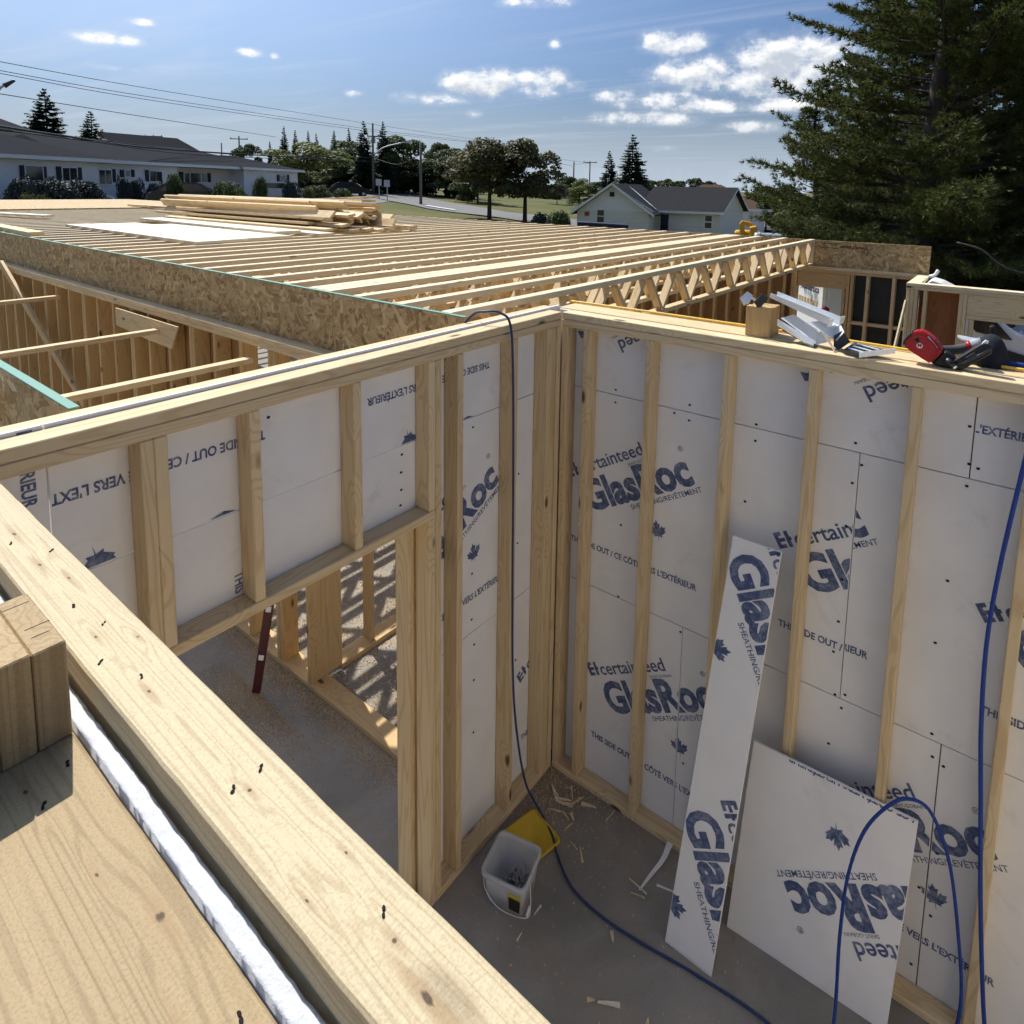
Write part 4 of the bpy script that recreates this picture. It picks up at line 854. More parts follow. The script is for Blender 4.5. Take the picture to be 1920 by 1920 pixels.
strip('clip', ((.996, .12, 2.93), (1.03, .12, 2.972), (1.056, .13, 2.955), (1.03, .12, 2.912), (1.012, .12, 2.905)), 'steel_dark', t, .008)
strip('link', ((.98, .125, 2.955), (1.03, .13, 2.925), (1.03, .13, 2.912), (.98, .125, 2.943)), 'galvanised', t)
t = thing('metal_tray', 'dark slotted steel connector plate with pale edge beside the nail gun', 'connector', (1.5, .08, H))
strip('tray', ((1.395, .05, 2.776), (1.47, -.005, 2.776), (1.585, .07, 2.80), (1.425, .16, 2.80)), 'steel_dark', t)
strip('front_lip', ((1.472, -.007, 2.775), (1.590, .06, 2.800), (1.590, .06, 2.822), (1.472, -.007, 2.797)), 'galvanised', t)
strip('side_lip', ((1.395, .05, 2.774), (1.472, -.007, 2.774), (1.472, -.007, 2.792), (1.395, .05, 2.79)), 'steel_dark', t)
for a in (.25, .5, .75):
    p = Vector((1.395, .05, 2.782)).lerp(Vector((1.425, .16, 2.806)), a); q_ = Vector((1.47, -.005, 2.782)).lerp(Vector((1.585, .07, 2.806)), a)
    d = (q_ - p); strip('rib', (p + d * .15, p + d * .8, p + d * .8 + Vector((.004, .008, .001)), p + d * .15 + Vector((.004, .008, .001))), 'galvanised', t, .004)

# ================================================================ framing nailer
NG = thing('nail_gun', 'red and black framing nailer lying on the long wall', 'nail gun', (1.72, .08, H))
PX, PZ = (1, 0, 0), (0, 0, 1)
hp_ = [(1.617, 2.838), (1.622, 2.862), (1.642, 2.893), (1.668, 2.906), (1.694, 2.900), (1.728, 2.872), (1.753, 2.838), (1.716, 2.779), (1.684, 2.796), (1.645, 2.818)]
body = prism('housing', hp_, (0, .085, 0), PX, PZ, .066, 'tool_red', NG, .006, 2)
cxh, czh = 1.685, 2.845
prism('housing_rib', [(cxh + (x - cxh) * .8, czh + (z - czh) * .78) for x, z in hp_], (0, .085, 0), PX, PZ, .084, 'tool_red', body, .005, 2)
prism('rear_cap', [(1.613, 2.840), (1.619, 2.866), (1.640, 2.897), (1.652, 2.890), (1.634, 2.860), (1.630, 2.838)], (0, .085, 0), PX, PZ, .058, 'tool_black', body, .004)
prism('vent', [(1.652, 2.872), (1.662, 2.882), (1.675, 2.872), (1.666, 2.861)], (0, .0425, 0), PX, PZ, .004, 'tool_black', body, .001)
prism('badge', [(1.675 + .011 * math.cos(k * math.pi / 6), 2.849 + .011 * math.sin(k * math.pi / 6)) for k in range(12)], (0, .0425, 0), PX, PZ, .003, 'white_trim', body)
flat_text('M', .013, (1.6685, .0405, 2.8445), PX, PZ, 'tool_red', body, .03)
prism('printed_strip', [(1.695, 2.883), (1.703, 2.888), (1.735, 2.85), (1.728, 2.844)], (0, .0505, 0), PX, PZ, .003, 'cloth_grey', body)
prism('nose', [(1.716, 2.778), (1.754, 2.836), (1.768, 2.833), (1.79, 2.818), (1.816, 2.785), (1.80, 2.772), (1.772, 2.773), (1.74, 2.774)], (0, .085, 0), PX, PZ, .05, 'tool_black', NG, .006)
tag(tube('barrel_tip', [(1.775, .045, 2.80), (1.80, .04, 2.782)], .0085, 'galvanised', NG, n=1, seg=10), None)
tube('barrel_tip', [(1.765, .05, 2.808), (1.795, .045, 2.786)], .013, 'tool_black', NG, n=1, seg=10)
tube('handle', [(1.735, .12, 2.825), (1.775, .145, 2.828), (1.81, .16, 2.838), (1.845, .165, 2.858)], .0195, 'rubber_grey', NG, n=4, seg=12)
tube('handle_ring', [(1.822, .161, 2.845), (1.838, .164, 2.854)], .0225, 'tool_red', NG, n=1, seg=14)
tube('handle_base', [(1.836, .164, 2.853), (1.868, .168, 2.868)], .023, 'cloth_grey', NG, n=1, seg=14)
mg = prism('magazine', [(1.782, 2.800), (1.872, 2.888), (1.886, 2.892), (1.903, 2.875), (1.905, 2.852), (1.818, 2.773), (1.795, 2.772)], (0, .075, 0), PX, PZ, .034, 'tool_black', NG, .004)
prism('slot', [(1.825, 2.825), (1.852, 2.851), (1.862, 2.842), (1.835, 2.815)], (0, .056, 0), PX, PZ, .004, 'steel_dark', mg, .001)
tube('rail', [(1.80, .056, 2.785), (1.9, .056, 2.868)], .005, 'steel_dark', mg, n=1)
prism('latch', [(1.872, 2.888), (1.882, 2.900), (1.892, 2.895), (1.889, 2.885)], (0, .07, 0), PX, PZ, .02, 'galvanised', mg, .001)

# dark work cap behind the gun
CP = thing('cap', 'black work cap with pale grey peak lying behind the nail gun', 'cap', (1.89, .24, H))
def cap():
    vs, fs = [], []; n, m = 20, 8
    for j in range(m + 1):
        a = j / m * math.pi / 2
        for i in range(n):
            b = 2 * math.pi * i / n; vs.append((1.895 + .062 * math.cos(a) * math.cos(b), .25 + .07 * math.cos(a) * math.sin(b), 2.772 + .122 * math.sin(a) ** .9))
    for j in range(m):
        for i in range(n): fs.append((j * n + i, j * n + (i + 1) % n, (j + 1) * n + (i + 1) % n, (j + 1) * n + i))
    pyd('crown', vs, fs, 'cloth_black', CP, smooth=True)
    vs, fs = [], []
    for i in range(9):
        a = R(90 + 22.5 * i); s = math.sin(R(22.5 * i))
        vs += [(1.868 + .02 * math.cos(a) * .4, .23 + .06 * math.sin(a), 2.872 - .006 * abs(i - 4)), (1.868 - .085 * s, .225 + .058 * math.cos(R(22.5 * i)), 2.878 - .004 * abs(i - 4))]
    k = len(vs); vs += [(x, y, z - .006) for x, y, z in vs]
    for i in range(8): fs += [(2 * i, 2 * i + 1, 2 * i + 3, 2 * i + 2), (k + 2 * i + 2, k + 2 * i + 3, k + 2 * i + 1, k + 2 * i), (2 * i + 1, k + 2 * i + 1, k + 2 * i + 3, 2 * i + 3), (2 * i, 2 * i + 2, k + 2 * i + 2, k + 2 * i)]
    pyd('peak', vs, fs, 'cloth_grey', CP, smooth=False)
cap()

# ================================================================ bucket, lid, scraps on the floor
BK = thing('bucket', 'open translucent square bucket of nails on the concrete floor', 'bucket', (.25, -.69, 0), rz=R(14))
def sq(hw, z, r, n=5):
    out = []
    for cx_, cy_, a0 in ((hw - r, hw - r, 0), (-hw + r, hw - r, 90), (-hw + r, -hw + r, 180), (hw - r, -hw + r, 270)):
        for k in range(n): a = R(a0 + 90 * k / (n - 1)); out.append((cx_ + r * math.cos(a), cy_ + r * math.sin(a), z))
    return out
def loft(name, rings, mat, parent, mw, cap0=True, cap1=False, smooth=True):
    vs, fs = [], []; m = len(rings[0])
    for rg in rings: vs += rg
    for j in range(len(rings) - 1):
        for i in range(m): fs.append((j * m + i, j * m + (i + 1) % m, (j + 1) * m + (i + 1) % m, (j + 1) * m + i))
    if cap0: fs.append(tuple(range(m))[::-1])
    if cap1: fs.append(tuple(range((len(rings) - 1) * m, len(rings) * m)))
    return pyd(name, vs, fs, mat, parent, mw, smooth)
bw = WM[BK]
loft('body', [sq(.096, .002, .025), sq(.108, .16, .03), sq(.106, .16, .03), sq(.094, .006, .025)], 'bucket_plastic', BK, bw, True, True)
loft('rim', [sq(.108, .150, .03), sq(.119, .152, .033), sq(.119, .172, .033), sq(.107, .174, .03), sq(.105, .150, .029)], 'bucket_plastic', BK, bw, False)
box('label', -.055 + .25, .05 + .25, -.69 - .112, -.69 - .108, .03, .125, 'label_yellow', BK) if False else None
lb = pyd('label', [(.03, -.1035, .03), (.092, -.1035, .03), (.097, -.1095, .125), (.03, -.1095, .125)], [(0, 1, 2, 3)], 'label_yellow', BK, bw @ Matrix.Translation((0, -.001, 0)))
pyd('label_panel', [(.034, -.104, .035), (.09, -.104, .035), (.094, -.1088, .105), (.034, -.1088, .105)], [(0, 1, 2, 3)], 'label_black', lb, bw @ Matrix.Translation((0, -.0025, 0)))
tube('handle', [bw @ Vector(p) for p in ((.118, -.05, .15), (.135, -.08, .08), (.128, -.12, .05), (.0, -.135, .05), (-.09, -.115, .10), (-.118, -.05, .15))], .002, 'galvanised', BK, seg=6)
tube('handle_grip', [bw @ Vector(p) for p in ((.134, -.085, .078), (.130, -.115, .055))], .0055, 'white_trim', BK, n=1)
def nails():
    rg = np.random.default_rng(8); parts = []
    for i in range(190):
        c = np.array((rg.normal(.02, .038), rg.normal(-.02, .038), .025 + rg.uniform(0, .055))); c[:2] = np.clip(c[:2], -.072, .072)
        d = rg.normal(0, 1, 3); d[2] *= .35; d /= np.linalg.norm(d); a = c - d * .035; b = c + d * .035
        a[:2] = np.clip(a[:2], -.082, .082); b[:2] = np.clip(b[:2], -.082, .082); a[2] = max(a[2], .012); b[2] = max(b[2], .012)
        s = np.cross(d, (0, 0, 1.)); s /= np.linalg.norm(s) + 1e-9; s *= .0022; u = np.cross(d, s)
        parts.append(([a + s, a + u, a - s - u, b + s, b + u, b - s - u], [(0, 1, 4, 3), (1, 2, 5, 4), (2, 0, 3, 5)]))
    o = merge('nails', parts, 'nail_steel', None, bw); tag(o, 'loose steel nails heaped in the open bucket', 'nails', kind='stuff')
nails()
LD = thing('square_lid', 'yellow square bucket lid lying behind the bucket', 'lid', (.172, -.425, .002), rz=R(-14))
lw = WM[LD]
loft('lid', [sq(.113, .001, .026), sq(.116, .004, .027), sq(.116, .016, .027), sq(.107, .017, .024), sq(.104, .008, .023)], 'yellow_plastic', LD, lw, True, True)
def scrap(name, label, pts, w, th, mat, cat='offcut'):
    vs, fs = [], []; P = spline(pts, 5)
    for i, p in enumerate(P):
        d = (P[min(i + 1, len(P) - 1)] - P[max(i - 1, 0)]); d.z = 0; d.normalize(); nn = Vector((-d.y, d.x, 0)) * w * (1 - .75 * i / len(P))
        vs += [p + nn / 2, p - nn / 2, p - nn / 2 + Vector((0, 0, th)), p + nn / 2 + Vector((0, 0, th))]
    for i in range(len(P) - 1):
        for k in range(4): fs.append((i * 4 + k, i * 4 + (k + 1) % 4, i * 4 + 4 + (k + 1) % 4, i * 4 + 4 + k))
    fs += [(3, 2, 1, 0), tuple(len(vs) - 4 + k for k in range(4))]
    return tag(pyd(name, vs, fs, mat), label, cat)
scrap('paper_strip', 'torn white strip of sheathing paper by the right sole plate', [(.77, -.005, .03), (.775, -.10, .02), (.755, -.2, .004), (.745, -.295, .004)], .03, .003, 'gypsum_sheathing', 'paper strip')
scrap('paper_strip', 'short white sliver on the floor beside the torn strip', [(.80, -.22, .003), (.90, -.19, .003)], .012, .003, 'white_trim', 'paper strip')
rg = random.Random(9)
for k in range(26):
    a = rg.uniform(0, 6.28); L = rg.uniform(.03, .11)
    if k < 17: x, y = abs(rg.gauss(.16, .16)) + .03, -abs(rg.gauss(.14, .1)) - .03
    else: x, y = rg.uniform(.3, 1.2), rg.uniform(-.95, -.25)
    scrap('wood_scrap', 'small splintered wood scrap on the concrete near the inner corner' if k < 17 else 'thin wood splinter scattered on the open concrete floor',
          [(x, y, .002), (x + L * math.cos(a) / 2, y + L * math.sin(a) / 2, .004), (x + L * math.cos(a), y + L * math.sin(a), .002)], rg.uniform(.006, .03), rg.uniform(.002, .008), rg.choice(['spf', 'spf_pale', 'spf']))['group'] = 'wood scraps in the corner' if k < 17 else 'splinters on the floor'
def shavings():
    rg = np.random.default_rng(2); parts = []
    def add(n, fx, fy, z, s):
        for i in range(n):
            x, y = fx(), fy(); a = rg.uniform(0, 6.28); L = rg.uniform(.5, 1) * s; w = L * rg.uniform(.25, .7); c, q = math.cos(a), math.sin(a); h = rg.uniform(.001, .012)
            parts.append(([(x + c * L, y + q * L, z + h * .3), (x - q * w, y + c * w, z + h), (x - c * L, y - q * L, z + .001), (x + q * w, y - c * w, z + h * .2)], [(0, 1, 2, 3)]))
    add(6000, lambda: rg.uniform(-2.7, -.25), lambda: -.565 - abs(rg.normal(0, .09)), .001, .0055)
    add(3500, lambda: rg.normal(-1.8, .3), lambda: -.80 - abs(rg.normal(0, .16)), .001, .0055)
    add(14000, lambda: rg.uniform(-3.2, -.2), lambda: rg.uniform(-.40, 2.2), .001, .011)
    add(900, lambda: abs(rg.normal(.1, .18)), lambda: -abs(rg.normal(.1, .15)), .001, .006)
    add(160, lambda: rg.uniform(.0, 1.3), lambda: rg.uniform(-.95, -.05), .001, .007)
    tag(merge('wood_shavings', parts, 'sawdust'), 'pale sawdust and shavings strewn over the concrete', 'shavings', kind='stuff')
shavings()
PR = thing('spirit_level', 'long dark red spirit level leaning in the doorway', 'level', (-1.886, -.809, 0))
pa, pb = Vector(G['prop'][0]), Vector(G['prop'][1]); dd = (pb - pa).normalized()
lv = board('beam', pa + dd * .02, pa + dd * 1.9, .055, .028, 'level_red', PR, (.75, -.65, .2), .003)
for s in (.35, .80): board('vial', pa + dd * s, pa + dd * (s + .05), .034, .031, 'white_trim', PR, (.75, -.65, .2), .002)

# ================================================================ buildings
def roof_box(name, parent, pts, faces, mat): return pyd(name, pts, faces, mat, parent)
def left_building():
    P0, P1 = Vector((*G['lb'][0], 0)), Vector((*G['lb'][1], 0)); U = (P1 - P0).normalized(); Nn = Vector((U.y, -U.x, 0))
    if Nn.dot(Vector((CX, CY, 0)) - P0) < 0: Nn = -Nn
    L = (P1 - P0).length; gz, ez = 1.9, 4.66
    t = thing('bungalow', 'long low white building with dark hipped roof and black shutters, at the left', 'building', tuple(P0 + U * L / 2 + Vector((0, 0, gz))))
    F = lambda s, d, z: P0 + U * s - Nn * d + Vector((0, 0, z))
    s1, s2, s3, s4 = G['lbs']
    def wall(name, a, b, d0, depth, mat): 
        vs = [F(a, d0, gz - .6), F(b, d0, gz - .6), F(b, d0 + depth, gz - .6), F(a, d0 + depth, gz - .6)]; vs += [v + Vector((0, 0, ez - gz + .6)) for v in vs]
        return pyd(name, vs, [(0, 1, 5, 4), (1, 2, 6, 5), (2, 3, 7, 6), (3, 0, 4, 7), (4, 5, 6, 7)], mat, t)
    w1 = wall('wall', -4, s1, 0, 11, 'white_siding'); w2 = wall('wall', s1, s2, .5, 10, 'white_siding'); w3 = wall('wall', s2, s3, 1.6, 9, 'cream_siding'); w4 = wall('wall', s3, s4, .2, 10, 'white_siding')
    def hip(a, b, d0, dp, rz, hipl, hipr, o=.45):
        a, b = a - o, b + o; m = d0 + dp / 2
        vs = [F(a, d0 - o, ez), F(b, d0 - o, ez), F(b, d0 + dp + o, ez), F(a, d0 + dp + o, ez), F(a + hipl, m, rz), F(b - hipr, m, rz)]; vs += [v - Vector((0, 0, .18)) for v in vs[:4]]
        r = pyd('roof', vs, [(0, 1, 5, 4), (1, 2, 5), (2, 3, 4, 5), (3, 0, 4), (9, 8, 7, 6)], 'shingles_dark', t)
        pyd('fascia', [F(a, d0 - o - .02, ez - .18), F(b, d0 - o - .02, ez - .18), F(b, d0 - o - .02, ez + .02), F(a, d0 - o - .02, ez + .02), F(b, d0 + dp + o, ez - .18), F(b, d0 + dp + o, ez + .02)], [(0, 1, 2, 3), (1, 4, 5, 2)], 'white_trim', r)
    hip(-5, s1 + .2, 0, 12, 6.75, 5, 5.5); hip(s1 - 1, s4 - 2, .5, 10.5, 6.15, 2, 6); hip(s3 - .3, s4, .2, 8, 5.75, 3.5, 3.8)
    for kind, a, b, z0, z1 in G['lbw']:
        d = -.06 if a < s1 else (.44 if a < s2 else (1.54 if a < s3 else .14)); 
        ctr = F((a + b) / 2, d, (z0 + z1) / 2); rm = Matrix((U, Vector((0, 0, 1)), Nn)).transposed().to_4x4()
        if kind == 'w':
            o = mobj('window', boxmesh(b - a + .14, z1 - z0 + .14, .08, 'white_trim', 0), t, Matrix.Translation(ctr) @ rm)
            mobj('pane', boxmesh(b - a, z1 - z0, .05, 'glass_dark', 0), o, Matrix.Translation(ctr + Nn * .03) @ rm)
        else: mobj('shutter', boxmesh(b - a, z1 - z0, .06, 'shutter_black', 0), t, Matrix.Translation(ctr) @ rm)
    d0 = F(6.4, -.6, gz); tube('stair_rail', [d0 + Vector((0, 0, 1.1)), d0 + U * .3 + Nn * 1.2 + Vector((0, 0, .6)), d0 + U * .35 + Nn * 1.25 - Vector((0, 0, .2))], .04, 'white_trim', t, n=1)
left_building()
def house_right():
    h = G['house']; A, B = Vector((*h['gl'], 0)), Vector((*h['gr'], 0)); U = (B - A).normalized(); Nn = Vector((U.y, -U.x, 0)); L = (B - A).length; gz, ez, pk = -.35, h['eave'], h['peak'] + .05
    t = thing('house', 'small white house with front gable, black roof and cream siding', 'house', tuple(A + U * L / 2 + Vector((0, 0, gz))))
    F = lambda s, d, z: A + U * s - Nn * d + Vector((0, 0, z)); dep = 11; o = .45
    pyd('wall', [F(0, 0, gz), F(L, 0, gz), F(L, dep, gz), F(0, dep, gz), F(0, 0, ez), F(L, 0, ez), F(L, dep, ez), F(0, dep, ez)], [(0, 1, 5, 4), (1, 2, 6, 5), (2, 3, 7, 6), (3, 0, 4, 7)], 'cream_siding', t)
    for k in range(10):
        z0 = gz + .1 + .24 * k
        if z0 + .24 > ez: break
        pyd('siding_board', [F(-.01, -.045, z0), F(L + .045, -.045, z0), F(L + .02, -.012, z0 + .24), F(-.01, -.012, z0 + .24), F(-.01, 0, z0), F(L, 0, z0), F(L + .045, 1.6, z0), F(L + .02, 1.6, z0 + .24)], [(0, 1, 2, 3), (4, 5, 1, 0), (1, 6, 7, 2)], 'cream_siding', t)
    pyd('gable', [F(-.3, -.02, ez - .02), F(L + .3, -.02, ez - .02), F(L / 2, -.02, pk - .08), F(-.3, -.0, ez - .15), F(L + .3, -.0, ez - .15)], [(0, 1, 2), (3, 4, 1, 0)], 'white_siding', t)
    sl_ = (pk - ez) / (L / 2)
    r = pyd('roof', [F(-o, -o, ez - sl_ * o), F(L / 2, -o, pk), F(L + o, -o, ez - sl_ * o), F(-o, dep, ez - sl_ * o), F(L / 2, dep, pk), F(L + o, dep, ez - sl_ * o)], [(0, 1, 4, 3), (1, 2, 5, 4)], 'shingles_black', t)
    r.modifiers.new('thick', 'SOLIDIFY').thickness = .12
    for a, b in (((-o, ez - sl_ * o), (L / 2, pk)), ((L / 2, pk), (L + o, ez - sl_ * o))):
        pyd('barge_board', [F(a[0], -o - .03, a[1] - .14), F(b[0], -o - .03, b[1] - .14), F(b[0], -o - .03, b[1] + .03), F(a[0], -o - .03, a[1] + .03)], [(0, 1, 2, 3)], 'white_trim', t)
    pyd('skylight_flashing', [F(L / 2 + .25, 4.2, pk - .25 * sl_ + .05), F(L / 2 + .75, 4.2, pk - .75 * sl_ + .05), F(L + .25, 2.6, ez - .2 * sl_ + .05), F(L - .35, 2.6, ez + .4 * sl_ + .05)], [(0, 1, 2, 3)], 'white_trim', r)
    def win(s0, s1, z0, z1, d=0, name='window'):
        w = mobj(name, boxmesh(s1 - s0 + .12, z1 - z0 + .12, .1, 'white_trim', 0), t, Matrix.Translation(F((s0 + s1) / 2, d - .03, (z0 + z1) / 2)) @ Matrix((U, Vector((0, 0, 1)), Nn)).transposed().to_4x4())
        for zz0, zz1 in ((z0, (z0 + z1) / 2 - .03), ((z0 + z1) / 2 + .03, z1)):
            mobj('pane', boxmesh(s1 - s0, zz1 - zz0, .06, 'glass_dark', 0), w, Matrix.Translation(F((s0 + s1) / 2, d - .06, (zz0 + zz1) / 2)) @ Matrix((U, Vector((0, 0, 1)), Nn)).transposed().to_4x4())
    win(L * .29, L * .385, 1.18, 2.0); 
    mobj('vent', boxmesh(.3, .3, .08, 'shutter_black', 0), t, Matrix.Translation(F(L / 2 - .05, -.06, pk - .75)) @ Matrix((U, Vector((0, 0, 1)), Nn)).transposed().to_4x4())
    mobj('red_sign', boxmesh(.32, .26, .06, 'sign_red', 0), t, Matrix.Translation(F(L * .14, -.06, 1.72)) @ Matrix((U, Vector((0, 0, 1)), Nn)).transposed().to_4x4())
    mobj('lamp', boxmesh(.22, .08, .12, 'white_trim', 0), t, Matrix.Translation(F(L * .74, -.08, 1.55)) @ Matrix((U, Vector((0, 0, 1)), Nn)).transposed().to_4x4())
    # right hand wing with its own gable at the end
    C_, D_ = Vector((*h['wl'], 0)), Vector((*h['wr'], 0)); C_ = C_ - (D_ - C_).normalized() * 1.6; U2 = (D_ - C_).normalized(); N2 = Vector((U2.y, -U2.x, 0)); L2 = (D_ - C_).length; Q = lambda s, d, z: C_ + U2 * s - N2 * d + Vector((0, 0, z)); e2 = ez + .02; p2 = pk - .25; dp = 6.5
    w = thing('house', 'low cream wing of the white house with a black roof and one small window', 'house', tuple(C_ + U2 * L2 / 2 + Vector((0, 0, gz))))
    pyd('wall', [Q(0, 0, gz), Q(L2, 0, gz), Q(L2, dp, gz), Q(0, dp, gz), Q(0, 0, e2), Q(L2, 0, e2), Q(L2, dp, e2), Q(0, dp, e2), Q(L2, dp / 2, p2), Q(0, dp / 2, p2)], [(0, 1, 5, 4), (1, 2, 6, 8, 5), (2, 3, 7, 6), (3, 0, 4, 9, 7)], 'cream_siding', w)
    for k in range(10):
        z0 = gz + .1 + .24 * k
        if z0 + .24 > e2: break
        pyd('siding_board', [Q(0, -.045, z0), Q(L2 + .045, -.045, z0), Q(L2 + .02, -.012, z0 + .24), Q(0, -.012, z0 + .24), Q(L2 + .045, dp, z0), Q(L2 + .02, dp, z0 + .24)], [(0, 1, 2, 3), (1, 4, 5, 2)], 'cream_siding', w)
    r = pyd('roof', [Q(-.8, -.4, e2 - .12), Q(L2 + .35, -.4, e2 - .12), Q(L2 + .35, dp / 2, p2 + .1), Q(-.8, dp / 2, p2 + .1), Q(L2 + .35, dp + .4, e2 - .12), Q(-.8, dp + .4, e2 - .12)], [(0, 1, 2, 3), (3, 2, 4, 5)], 'shingles_black', w)
    r.modifiers.new('thick', 'SOLIDIFY').thickness = .1
    pyd('fascia', [Q(-.8, -.42, e2 - .26), Q(L2 + .36, -.42, e2 - .26), Q(L2 + .36, -.42, e2 - .1), Q(-.8, -.42, e2 - .1), Q(L2 + .37, dp / 2, p2 - .06), Q(L2 + .37, dp / 2, p2 + .1), Q(L2 + .37, dp + .4, e2 - .26), Q(L2 + .37, dp + .4, e2 - .1)], [(0, 1, 2, 3), (1, 4, 5, 2), (4, 6, 7, 5)], 'white_trim', w)
    o_ = mobj('window', boxmesh(.62, 1.02, .1, 'white_trim', 0), w, Matrix.Translation(Q(L2 - .72, -.04, 1.3)) @ Matrix((U2, Vector((0, 0, 1)), N2)).transposed().to_4x4())
    for z in (1.07, 1.53): mobj('pane', boxmesh(.44, .38, .08, 'glass_dark', 0), o_, Matrix.Translation(Q(L2 - .72, -.07, z)) @ Matrix((U2, Vector((0, 0, 1)), N2)).transposed().to_4x4())
    mobj('door', boxmesh(.55, 2.0, .08, 'navy', 0), w, Matrix.Translation(Q(1.25, -.04, .7)) @ Matrix((U2, Vector((0, 0, 1)), N2)).transposed().to_4x4())
house_right()
def hip_house(name, label, a, b, gz, ez, pk, depth, wallmat, roofmat, hp=3.5, garage=False):
    A, B = Vector((*a, 0)), Vector((*b, 0)); U = (B - A).normalized(); Nn = Vector((U.y, -U.x, 0)); L = (B - A).length; F = lambda s, d, z: A + U * s - Nn * d + Vector((0, 0, z)); o = .5
    t = thing(name, label, 'house', tuple(A + U * L / 2 + Vector((0, 0, gz))))
    pyd('wall', [F(0, 0, gz), F(L, 0, gz), F(L, depth, gz), F(0, depth, gz), F(0, 0, ez), F(L, 0, ez), F(L, depth, ez), F(0, depth, ez)], [(0, 1, 5, 4), (1, 2, 6, 5), (2, 3, 7, 6), (3, 0, 4, 7)], wallmat, t)
    r = pyd('roof', [F(-o, -o, ez), F(L + o, -o, ez), F(L + o, depth + o, ez), F(-o, depth + o, ez), F(hp, depth / 2, pk), F(L - hp, depth / 2, pk)], [(0, 1, 5, 4), (1, 2, 5), (2, 3, 4, 5), (3, 0, 4)], roofmat, t)
    pyd('fascia', [F(-o, -o - .02, ez - .2), F(L + o, -o - .02, ez - .2), F(L + o, -o - .02, ez + .03), F(-o, -o - .02, ez + .03)], [(0, 1, 2, 3)], 'white_trim', t)
    rm = Matrix((U, Vector((0, 0, 1)), Nn)).transposed().to_4x4()
    for s in np.arange(1.2, L - .8, 2.4):
        w = mobj('window', boxmesh(1.1, 1.1, .1, 'white_trim', 0), t, Matrix.Translation(F(s, -.03, (gz + ez) / 2 + .35)) @ rm)
        mobj('pane', boxmesh(.9, .9, .06, 'glass_dark', 0), w, Matrix.Translation(F(s, -.06, (gz + ez) / 2 + .35)) @ rm)
    if garage:
        for s in (L - 1.6, L - .5): mobj('garage_door', boxmesh(.9, 2.1, .06, 'white_trim', 0), t, Matrix.Translation(F(s, -.12, gz + 1.05)) @ rm)
    return t
br = G['brown']
hip_house('house', 'brown roofed house standing behind the white one at the right', br['a'], br['b'], -.4, br['eave'], br['peak'], 9, 'white_siding', 'shingles_brown', 3.6, True)
gh = G['grayhouse']
hip_house('house', 'pale grey two storey house far behind the maple', gh[0][:2], gh[1][:2], -.2, 2.6, 3.9, 7, 'white_siding', 'shingles_dark', 1.5)
hip_house('house', 'dark hip roof of a house behind the long bungalow', *G['roofA'], 2, 6.5, 9.3, 9, 'white_siding', 'shingles_dark', 1.2)
hip_house('house', 'dark brown house roof on the rise at the far left', *G['roofB'], 2.5, 6.4, 8.5, 9, 'plywood_dark', 'shingles_black', 2)

# ================================================================ trees and shrubs
def cards(centers, normals, size, rng, jit=.6, asp=.6):
    """leaf faces: rhombus per centre"""
    n = len(centers); C_ = np.asarray(centers, float); N_ = np.asarray(normals, float) + rng.normal(0, jit, (n, 3)); N_ /= np.linalg.norm(N_, axis=1)[:, None] + 1e-9
    A = np.cross(N_, rng.normal(0, 1, (n, 3))); A /= np.linalg.norm(A, axis=1)[:, None] + 1e-9; B = np.cross(N_, A)
    s = size * rng.uniform(.6, 1.3, n)[:, None]
    V = np.stack([C_ + A * s, C_ + B * s * asp, C_ - A * s, C_ - B * s * asp], 1).reshape(-1, 3)
    Fc = np.arange(4 * n).reshape(n, 4); return V, Fc
def meshnp(name, V, Fc, mat):
    me = bpy.data.meshes.new(name); n, k = Fc.shape
    me.vertices.add(len(V)); me.vertices.foreach_set('co', V.astype(np.float32).ravel())
    me.loops.add(n * k); me.loops.foreach_set('vertex_index', Fc.astype(np.int32).ravel())
    me.polygons.add(n); me.polygons.foreach_set('loop_start', np.arange(0, n * k, k, dtype=np.int32)); me.polygons.foreach_set('loop_total', np.full(n, k, np.int32))
    me.update(calc_edges=True); me.materials.append(M[mat]); return me
def broad_mesh(seed, n, mat, lobes=13, leaf=.028, low=.16):
    rng = np.random.default_rng(seed); Cc, Nn = [], []
    for i in range(lobes):
        z = rng.uniform(low + .12, .88); rr = .42 * math.sqrt(max(.05, 1 - ((z - .52) / .5) ** 2)); a = rng.uniform(0, 6.28); q = rng.uniform(.3, .95) * rr
        c = np.array((q * math.cos(a), q * math.sin(a), z)); R_ = np.array((rng.uniform(.13, .24),) * 2 + (rng.uniform(.09, .16),))
        if i == 0: c = np.array((0, 0, .86)); R_ = np.array((.16, .16, .12))
        m = n // lobes; d = rng.normal(0, 1, (m, 3)); d /= np.linalg.norm(d, axis=1)[:, None]; d[:, 2] = np.where(d[:, 2] < -.4, -d[:, 2], d[:, 2])
        r_ = rng.uniform(.72, 1.06, m)[:, None]; Cc.append(c + d * R_ * r_); Nn.append(d + np.array((0, 0, .3)))
    V, Fc = cards(np.concatenate(Cc), np.concatenate(Nn), leaf, rng, .55); return meshnp('crown', V, Fc, mat)
